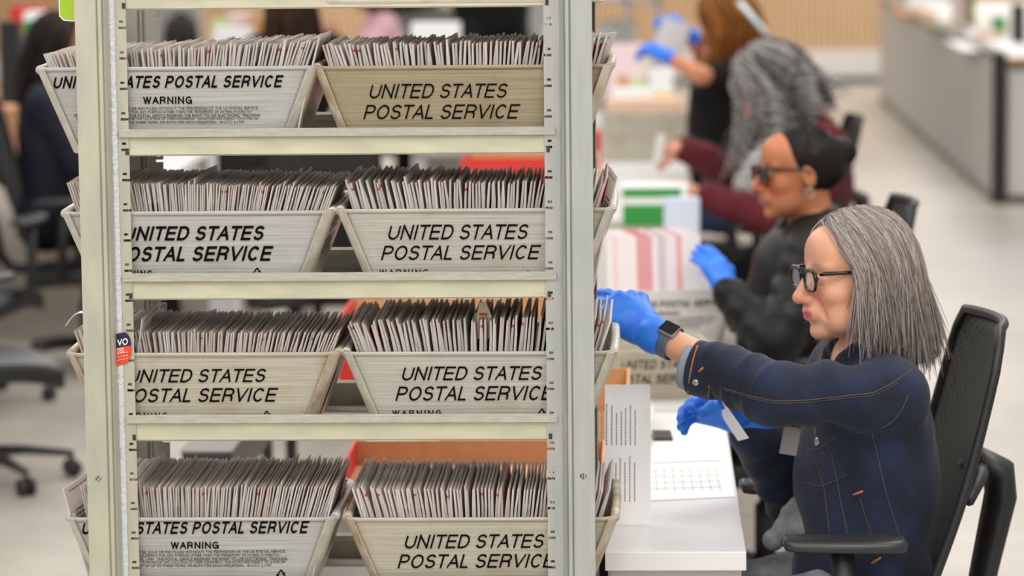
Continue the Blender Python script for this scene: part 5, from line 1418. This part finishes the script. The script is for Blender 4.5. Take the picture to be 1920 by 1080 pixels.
    for k in 'LR':
        s.cap(J['hipj' + k], J['kn' + k], .088, .068, k=.04, warp=fold_warp(.003, 2, 3)); s.cap(J['kn' + k], J['ft' + k] + Vector((0, 0, .02)), .064, .052, k=.03)
    soft('trousers', [s.mesh()], pants, T)
    for k in 'LR':
        s = SDF(*body_bounds([J['ft' + k], J['ft' + k] + f * .15], .09), .008)
        s.cap(J['ft' + k] + Vector((0, 0, -.02)), J['ft' + k] + f * .13 - Vector((0, 0, .034)), .048, .040, k=0); s.cut((0, 0, -1), (0, 0, .001), .006)
        soft('shoe', [s.mesh()], MATS['sneaker'], T)
    for k in gloves:
        d, b, cu, pn = handdir[k]; soft('glove', [hand_piece(J['wr' + k], d, b, 1 if k == 'L' else -1, hand_size * (1.12 if detail else 1), cu, max(.0025, h * .4), True, pinch=pn, spread=.03)], MATS['glove_blue'], T)['label'] = 'bright blue glove'
    return T, body, topo, fr

# ---- the person in the denim jacket
a12 = PI + math.radians(12)
J = auto_joints(at(1603, 512, 6.20), a12)
J['shL'] = at(1672, 742, 6.07); J['shR'] = J['shL'] - J['l'] * .335
J['chest'] = at(1628, 838, 6.235); J['belly'] = at(1616, 975, 6.235); J['hip'] = at(1618, 1110, 6.25)
for s_, k in ((1, 'L'), (-1, 'R')):
    J['hipj' + k] = J['hip'] + J['l'] * (.09 * s_); J['kn' + k] = J['hip'] + J['f'] * .42 + J['l'] * (.10 * s_); J['kn' + k].z = .50; J['ft' + k] = J['kn' + k] + J['f'] * .05; J['ft' + k].z = .075
for k in 'LR': J['ft' + k] = J['kn' + k] - J['f'] * .16; J['ft' + k].z = .075
J['elL'] = at(1452, 738, 6.0); J['wrL'] = at(1212, 620, 6.15); J['cuffL'] = at(1354, 699, 6.072)
J['wrR'] = at(1398, 788, 6.30); J['elR'] = ik(J['shR'], J['wrR'], .285, .25, Vector((.2, .5, -1)))
J['cuff2L'] = J['elL'].lerp(J['wrL'], .45)
J['cuffR'] = J['elR'].lerp(J['wrR'], .82)
dL = at(1085, 552, 6.24) - J['wrL']; dR = at(1290, 752, 6.26) - J['wrR']
HD = {'L': (dL, Vector((-.35, -.60, .75)), .30, False), 'R': (dR, Vector((.1, .75, .55)), .55, True)}
person1, body1, jacket, fr1 = figure('person in a dark denim jacket and glasses, reaching out with a blue gloved hand', J, (-.93, -.33, -.05), MATS['denim'], MATS['grey_jersey'],
    (226, 170, 138), (196, 84, 88), (140, 126, 114), h=.0065, hh=.0032, gloves='LR', handdir=HD, sleeve_r=(.062, .056, .047), wrinkle=.0065, age=1, collar='open', chest_r=(.128, .19, .20))
ob_bvh['denim_jacket'] = ob_bvh[jacket.name]; jacket.name = 'denim_jacket'
C1 = J['C']
# grey shirt bulging at the waist, jacket lining turned at the cuff
s = SDF(*body_bounds([at(1470, 1000, 6.17)], .2), .006); s.cap(at(1530, 962, 6.24), at(1450, 1012, 6.23), .060, .022, k=0, warp=fold_warp(.005, 2, 3))
soft('shirt', [s.mesh()], MATS['grey_jersey'], person1)
def cuff_ring(a, b, r, material, name='cuff', flat=1.0):
    s = SDF(*body_bounds([Vector(a), Vector(b)], .08), .004); s.cap(a, b, r, k=0); n = (Vector(b) - Vector(a)).normalized(); s.cut(-n, a, .004); s.cut(n, b, .004); return soft(name, [s.mesh()], material, person1)
ax0, ax1 = at(1284, 684, 6.095), at(1302, 689, 6.088)
cuff_ring(ax0, ax1, .0465, MATS['denim_inside'], 'cuff_lining')['label'] = 'pale inside of the turned cuff'
cuff = cuff_ring(at(1300, 688, 6.09), at(1350, 700, 6.07), .0535, MATS['denim'])
jt = bvh(jacket); ct_ = bvh(cuff)
lay_line('cuff_seam', ct_, [(1308, 648), (1301, 668), (1293, 706), (1290, 736)], 'stitch', person1, .0016)
lay_line('cuff_seam', ct_, [(1346, 660), (1338, 688), (1330, 702), (1328, 744)], 'stitch', person1, .0016)
lay_line('cuff_seam', ct_, [(1310, 698), (1314, 690), (1319, 689)], 'stitch', person1, .0022)
lay_button(ct_, 1304, 717, .0068, 'metal_button', person1)
for pix, m_, r in (([(1352, 726), (1400, 741), (1450, 752), (1510, 751), (1570, 744), (1640, 737), (1680, 715), (1712, 690)], 'stitch_dull', .0013), ([(1352, 729), (1400, 745), (1450, 756), (1510, 755), (1570, 748), (1642, 741), (1684, 718)], 'stitch_dull', .0009),
                   ([(1702, 742), (1690, 772), (1670, 795), (1640, 808), (1600, 812)], 'stitch_dull', .0012), ([(1526, 848), (1545, 910), (1556, 1000)], 'stitch_dull', .0012), ([(1560, 850), (1575, 930), (1590, 1006)], 'stitch_dull', .0012),
                   ([(1636, 812), (1660, 920), (1690, 1020)], 'stitch_dull', .0012), ([(1498, 832), (1530, 848), (1568, 820)], 'stitch_dull', .0012), ([(1506, 905), (1540, 914), (1588, 890)], 'stitch_dull', .001),
                   ([(1600, 928), (1618, 921)], 'stitch', .0022), ([(1634, 1056), (1652, 1045)], 'stitch', .0022), ([(1612, 934), (1630, 990), (1646, 1046)], 'stitch_dull', .0009)):
    lay_line('seam', jt, pix, m_, person1, r)
lay_button(jt, 1532, 828, .0085, 'metal_button', person1); lay_button(jt, 1489, 985, .0085, 'metal_button', person1)
lay_line('buttonhole', jt, [(1529, 804), (1530, 818)], 'stitch', person1, .0022)
# watch on the reaching wrist
wd = (J['elL'] - J['wrL']).normalized(); wc = J['wrL'] + wd * .056
wn = (-ray(1262, 645).normalized() * .75 + Vector((.1, 0, .75))); wn = (wn - wd * wn.dot(wd)).normalized(); ws = wd.cross(wn)
g = G(); P = [[wc + wd * t + (wn * math.cos(a) + ws * math.sin(a)) * .0315 for a in np.linspace(0, 2 * PI, 25)] for t in (-.010, -.006, .006, .010)]
g.sheet(P, .0022, 4, 25); strap = obj('watch_strap', g, 'strap_slate', person1, True)
M3 = Matrix((wd, ws, wn)).transposed()
case = obj('watch_case', G().box(wc + wn * .034, (.037, .032, .010), M3), 'watch_steel', strap, bevel=.0065, seg=3)
obj('watch_face', G().box(wc + wn * .0392, (.033, .028, .0022), M3), 'watch_glass', case, bevel=.005, seg=3)
# spectacles, hair
spectacles(body1, C1, fr1)
n = 4600
P = drape(n, 3, 66, 54, -.128, near=1, spread=.014, lift=.018, tuck=.016, flare=.024, ragged=.022, m=16, Rb=(.106, .087, .086))
# hair behind the shoulders hangs a little longer and flicks out
cols = shades(n, 5, [(150, 140, 134), (178, 168, 162), (122, 113, 107), (196, 186, 180), (160, 140, 124)], [.34, .26, .2, .1, .1])
V, Q, c = strand_mesh(P, cols, .00125)
cp = cap_piece((136, 126, 120), R=(.106, .087, .089), curtain=[((-.045, .060, -.065), (.045, .028, .085)), ((-.045, -.060, -.065), (.045, .028, .085)), ((-.085, 0, -.07), (.030, .066, .095))], h=.005)
hair_object('hair', [cp, (V, Q, c)], person1, C1, fr1, 'straight grey shoulder length hair')
# badge on a black cord
bdg = at(1482, 826, 6.06)
bo = obj('badge', G().box(bdg, (.034, .006, .056), Matrix.Rotation(.18, 3, 'Y')), 'badge_grey', person1, bevel=.003)
obj('badge_cord', G().tube([bdg + Vector((.004, 0, .028)), at(1500, 770, 6.10), at(1548, 706, 6.14), at(1580, 690, 6.16)], .0022, 6), 'black_cloth', bo, True)
# the envelope she holds
q4 = [at(1331, 748, 6.28), at(1350, 746, 6.19), at(1403, 822, 6.17), at(1384, 827, 6.26)]
nn = (q4[1] - q4[0]).cross(q4[3] - q4[0]).normalized() * .0016
he = obj('held_envelope', G().add(q4 + [p + nn for p in q4], [(0, 1, 2, 3), (7, 6, 5, 4), (0, 4, 5, 1), (1, 5, 6, 2), (2, 6, 7, 3), (3, 7, 4, 0)]), 'paper')
tag(he, 'white envelope held in the lower blue glove of the denim jacket wearer', 'envelope')

# ---- the person in the black jacket
J = auto_joints(at(1496, 320, 8.5), PI + math.radians(4))
J['shL'] = at(1535, 478, 8.33); J['shR'] = J['shL'] - J['l'] * .36; J['chest'] = at(1492, 560, 8.5); J['belly'] = at(1470, 660, 8.5); J['hip'] = at(1470, 745, 8.55)
for s_, k in ((1, 'L'), (-1, 'R')):
    J['hipj' + k] = J['hip'] + J['l'] * (.09 * s_); J['kn' + k] = J['hip'] + J['f'] * .42 + J['l'] * (.10 * s_); J['kn' + k].z = .50; J['ft' + k] = J['kn' + k] + J['f'] * .05; J['ft' + k].z = .075
J['elL'] = at(1452, 640, 8.2); J['wrL'] = at(1362, 548, 8.32); J['wrR'] = at(1412, 566, 8.8)
HD = {'L': (at(1308, 438, 8.38) - at(1362, 548, 8.32), Vector((.5, -.75, .2)), .3, False), 'R': (Vector((-1, 0, .1)), Vector((0, .4, .9)), .6, False)}
person2, body2, top2, fr2 = figure('person in a black jacket with dark hair tied back and tinted glasses', J, (-.965, -.25, -.05), MATS['black_satin'], MATS['black_cloth'], (190, 122, 84), (150, 84, 76), (50, 38, 32), h=.010, hh=.0045, gloves='LR', handdir=HD, hand_size=.88, wrinkle=.008, collar='open', sleeve_r=(.078, .066, .044), chest_r=(.14, .2, .21))
C2 = J['C']; spectacles(body2, C2, fr2, 'frame_black', 'lens_dark', .027, .021)
def bun(s):
    s.ell((-.125, 0, .040), (.040, .042, .038), k=.018); s.ell((-.05, 0, .016), (.08, .078, .08), k=.02)
cp = cap_piece((24, 20, 19), R=(.101, .082, .094), line=(.045, .30), extra=bun, noise=.0012)
rs = np.random.RandomState(2); P = np.zeros((260, 9, 3))
for i in range(260):
    th = rs.uniform(-1.45, 1.45); s0 = np.array([.42, math.sin(th) * .9, math.cos(th) * .9]); s0 /= np.linalg.norm(s0); e0 = np.array([-1, .25 * math.sin(th), .25]); e0 /= np.linalg.norm(e0); om = math.acos(s0 @ e0)
    for j in range(9):
        t = .25 + .75 * j / 8; d = (math.sin((1 - t) * om) * s0 + math.sin(t * om) * e0) / math.sin(om); P[i, j] = on_skull(d, np.array([.102, .083, .095]), np.array([-.013, 0, .027]))
V, Q, c = strand_mesh(P, shades(260, 2, [(24, 20, 19), (44, 37, 34), (16, 14, 14)]), .0022)
hair_object('hair', [cp, (V, Q, c)], person2, C2, fr2, 'black hair pulled back into a bun')
e_ = Vector(to_world(np.array([[-.004, .083, -.052]]), C2, fr2)[0]); obj('earring', G().tube([e_ + Vector((.009 * math.cos(t), 0, .012 * math.sin(t))) for t in np.linspace(0, 2 * PI, 14)], .0018, 6), 'metal_button', body2, True)

# ---- the person with the grey curls
J = auto_joints(at(1448, 172, 11.7), PI + math.radians(3))
J['shL'] = at(1548, 272, 11.52); J['shR'] = J['shL'] - J['l'] * .36 + Vector((-.03, 0, .02)); J['chest'] = at(1530, 335, 11.7); J['belly'] = at(1520, 420, 11.72); J['hip'] = at(1530, 480, 11.75)
for s_, k in ((1, 'L'), (-1, 'R')):
    J['hipj' + k] = J['hip'] + J['l'] * (.09 * s_); J['kn' + k] = J['hip'] + J['f'] * .42 + J['l'] * (.10 * s_); J['kn' + k].z = .50; J['ft' + k] = J['kn' + k] + J['f'] * .05; J['ft' + k].z = .075
J['elL'] = at(1455, 408, 11.35); J['wrL'] = at(1316, 368, 11.45); J['elR'] = at(1408, 338, 11.95); J['wrR'] = at(1272, 274, 11.9)
HD = {'L': (at(1215, 322, 11.5) - J['wrL'], Vector((0, -.3, .95)), .3, False), 'R': (at(1205, 300, 11.8) - J['wrR'], Vector((-.4, .2, .8)), .7, True)}
person3, body3, top3, fr3 = figure('person with long grey curls in a maroon sweater, looking down at an envelope', J, (-.86, -.15, -.42), MATS['maroon_knit'], MATS['black_cloth'], (214, 150, 120), (176, 92, 90), (90, 80, 76), h=.011, hh=.006, bare_hands='LR', handdir=HD, wrinkle=.006, sleeve_r=(.076, .064, .048), chest_r=(.135, .195, .21))
C3 = J['C']
P = drape(360, 8, 46, 40, -.20, back_short=.07, down=tuple(-v.z for v in fr3), m=34, Rb=(.118, .104, .118), lift=.045, near=1, spread=.05, parting=.0)
rs = np.random.RandomState(4)
for i in range(len(P)):
    ph = rs.rand() * 6.28; fq = rs.uniform(5, 8); t = np.linspace(0, 1, P.shape[1]); a = rs.uniform(.012, .024) * np.minimum(1, t * 3 + .25); P[i] += np.stack([a * np.cos(ph + fq * 6.28 * t), a * np.sin(ph + fq * 6.28 * t), a * .6 * np.sin(ph * 2 + fq * 6.28 * t)], 1)
V, Q, c = strand_mesh(P, shades(360, 6, [(126, 124, 122), (168, 165, 162), (80, 78, 76), (190, 187, 184)], [.32, .28, .25, .15]), .0060, 4)
cp = cap_piece((70, 67, 65), R=(.115, .102, .114), line=(.05, .7), curtain=[((.0, .078, -.06), (.05, .030, .09)), ((.0, -.078, -.06), (.05, .030, .09)), ((-.075, 0, -.05), (.035, .08, .08))], h=.008)
hair_object('hair', [cp, (V, Q, c)], person3, C3, fr3, 'long curly grey hair')
s = SDF(*body_bounds([at(1398, 360, 11.5)], .2), .009); s.cap(at(1440, 265, 11.55), at(1402, 345, 11.52), .035, .05, k=0, warp=fold_warp(.008, 2, 2)); s.cap(at(1402, 345, 11.52), at(1398, 380, 11.5), .05, .042, k=.02)
soft('scarf', [s.mesh()], MATS['scarf_dots'], person3)['label'] = 'dotted grey scarf'
pe1 = at(1236, 278, 11.72); o = obj('held_envelope', G().box((0, 0, 0), (.034, .003, .105), Matrix.Rotation(.18, 3, 'Y') @ Matrix.Rotation(.5, 3, 'Z')), 'paper'); o.location = pe1
tag(o, 'narrow white envelope between the hands of the maroon sweater wearer', 'envelope')

# ---- the person with auburn hair
J = auto_joints(at(1362, 52, 13.5), PI + math.radians(-4)); J['shL'] = at(1362, 150, 13.35); J['shR'] = J['shL'] - J['l'] * .35; J['chest'] = at(1342, 205, 13.5); J['belly'] = at(1345, 262, 13.5); J['hip'] = at(1355, 320, 13.5); J['hip'].z = .60; J['belly'].z = .80
chair4.location.x = J['hip'].x - .02; chair4.location.y = 13.55
for s_, k in ((1, 'L'), (-1, 'R')):
    J['hipj' + k] = J['hip'] + J['l'] * (.09 * s_); J['kn' + k] = J['hip'] + J['f'] * .42 + J['l'] * (.10 * s_); J['kn' + k].z = .50; J['ft' + k] = J['kn' + k] + J['f'] * .05; J['ft' + k].z = .075
J['elL'] = at(1312, 140, 13.2); J['wrL'] = at(1246, 104, 13.3); J['elR'] = at(1325, 130, 13.9); J['wrR'] = at(1292, 62, 13.8)
HD = {'L': (at(1215, 90, 13.35) - J['wrL'], Vector((.2, -.4, .9)), .7, False), 'R': (at(1250, 25, 13.75) - J['wrR'], Vector((.3, -.3, .9)), .6, False)}
person4, body4, top4, fr4 = figure('auburn haired person in a black top with raised blue gloves', J, (-.9, .2, -.3), MATS['black_cloth'], MATS['jeans_blue'], (206, 136, 100), (170, 90, 84), (90, 60, 40), h=.012, hh=.007, gloves='LR', handdir=HD, wrinkle=.006, short=True, sleeve_r=(.07, .06, .05), chest_r=(.12, .175, .2))
P = drape(300, 12, 62, 62, -.16, down=tuple(-v.z for v in fr4), m=22, Rb=(.112, .100, .116), lift=.035, near=1, spread=.03, wave=.014, waves=2.5)
V, Q, c = strand_mesh(P, shades(300, 9, [(150, 92, 36), (176, 112, 50), (96, 54, 22), (120, 70, 28)]), .0062, 4)
cp = cap_piece((110, 64, 28), R=(.108, .094, .110), line=(.05, .7), curtain=[((-.03, .07, -.05), (.05, .035, .10)), ((-.03, -.07, -.05), (.05, .035, .10)), ((-.09, 0, -.05), (.035, .075, .10))], h=.008)
hair_object('hair', [cp, (V, Q, c)], person4, J['C'], fr4, 'long auburn hair')
obj('hair_band', G().tube([at(1386, 4, 13.30), at(1414, 36, 13.28), at(1440, 66, 13.26)], .024, 8, flat=.4), 'mask_blue', person4, True)['label'] = 'pale blue band'
o = obj('held_sheet', G().box((0, 0, 0), (.13, .003, .17), Matrix.Rotation(.35, 3, 'Y') @ Matrix.Rotation(.3, 3, 'Z')), 'paper'); o.location = at(1258, 76, 13.6)
tag(o, 'white sheet held up between the auburn haired person\'s blue gloves', 'paper')

# ---- people on the far side, seen past the left post and between the shelves
def far_person(label, px, py, Y, face, top, hair_cols, seed, pants='black_cloth', skin=(206, 140, 106), wr=None, short=False, near=1, head=(0, 0, -.1), u_end=-.14, bare='LR', hipz=None, chair=None):
    J = auto_joints(at(px, py, Y), face); f, l = J['f'], J['l']
    if wr is not None: J['wrL'], J['wrR'] = wr
    if J['hip'].z > .62:
        for k in ('hip', 'hipjL', 'hipjR'): J[k].z = .60
        J['belly'].z = min(J['belly'].z, .80); 
    hd = {k: (f + Vector((0, 0, -.15)), Vector((0, 0, 1)), .4, False) for k in 'LR'}
    T, b_, t_, fr = figure(label, J, tuple(f + Vector(head)), MATS[top], MATS[pants], skin, (170, 92, 88), (70, 52, 44), h=.014, hh=.008, bare_hands=bare, handdir=hd, wrinkle=.005, short=short)
    P = drape(170, seed, 66, 66, u_end, m=16, Rb=(.108, .094, .110), lift=.02, near=near, spread=.02)
    V, Q, c = strand_mesh(P, shades(170, seed, hair_cols), .0065, 4)
    cp = cap_piece(hair_cols[0], R=(.105, .088, .106), line=(.05, .7), curtain=[((-.04, .062, -.05), (.04, .03, .08)), ((-.04, -.062, -.05), (.04, .03, .08)), ((-.085, 0, -.05), (.03, .07, .08))], h=.009)
    hair_object('hair', [cp, (V, Q, c)], T, J['C'], fr); return T, J
DK = [(34, 27, 25), (50, 40, 36), (26, 22, 21)]; BR = [(58, 38, 28), (76, 50, 36), (40, 28, 22)]
far_person('dark haired person in navy seated left of the rack', 112, 92, 13.0, .05, 'navy_cloth', DK, 21, near=-1, u_end=-.22)
far_person('person with long brown hair seen above the upper left envelopes', 546, 6, 14.4, PI / 2 + .3, 'black_cloth', BR, 22, u_end=-.20)
far_person('person in a pink top with bare arms seen above the upper envelopes', 696, -24, 17.6, PI + .2, 'pink_cloth', BR, 23, short=True, wr=(at(600, 62, 17.2), at(612, 50, 17.9)))
far_person('person in a charcoal top seen above the yellowed tray', 778, -30, 19.2, PI / 2, 'trim_grey', DK, 24)
far_person('person in a plain black top at the end of the white stacks', 922, -50, 19.3, -PI / 2 + .3, 'black_cloth', DK, 25)
far_person('dark haired person low behind the upper left envelopes', 340, 66, 21.0, PI / 2, 'trim_grey', [(52, 50, 50), (64, 62, 60), (40, 38, 38)], 26)
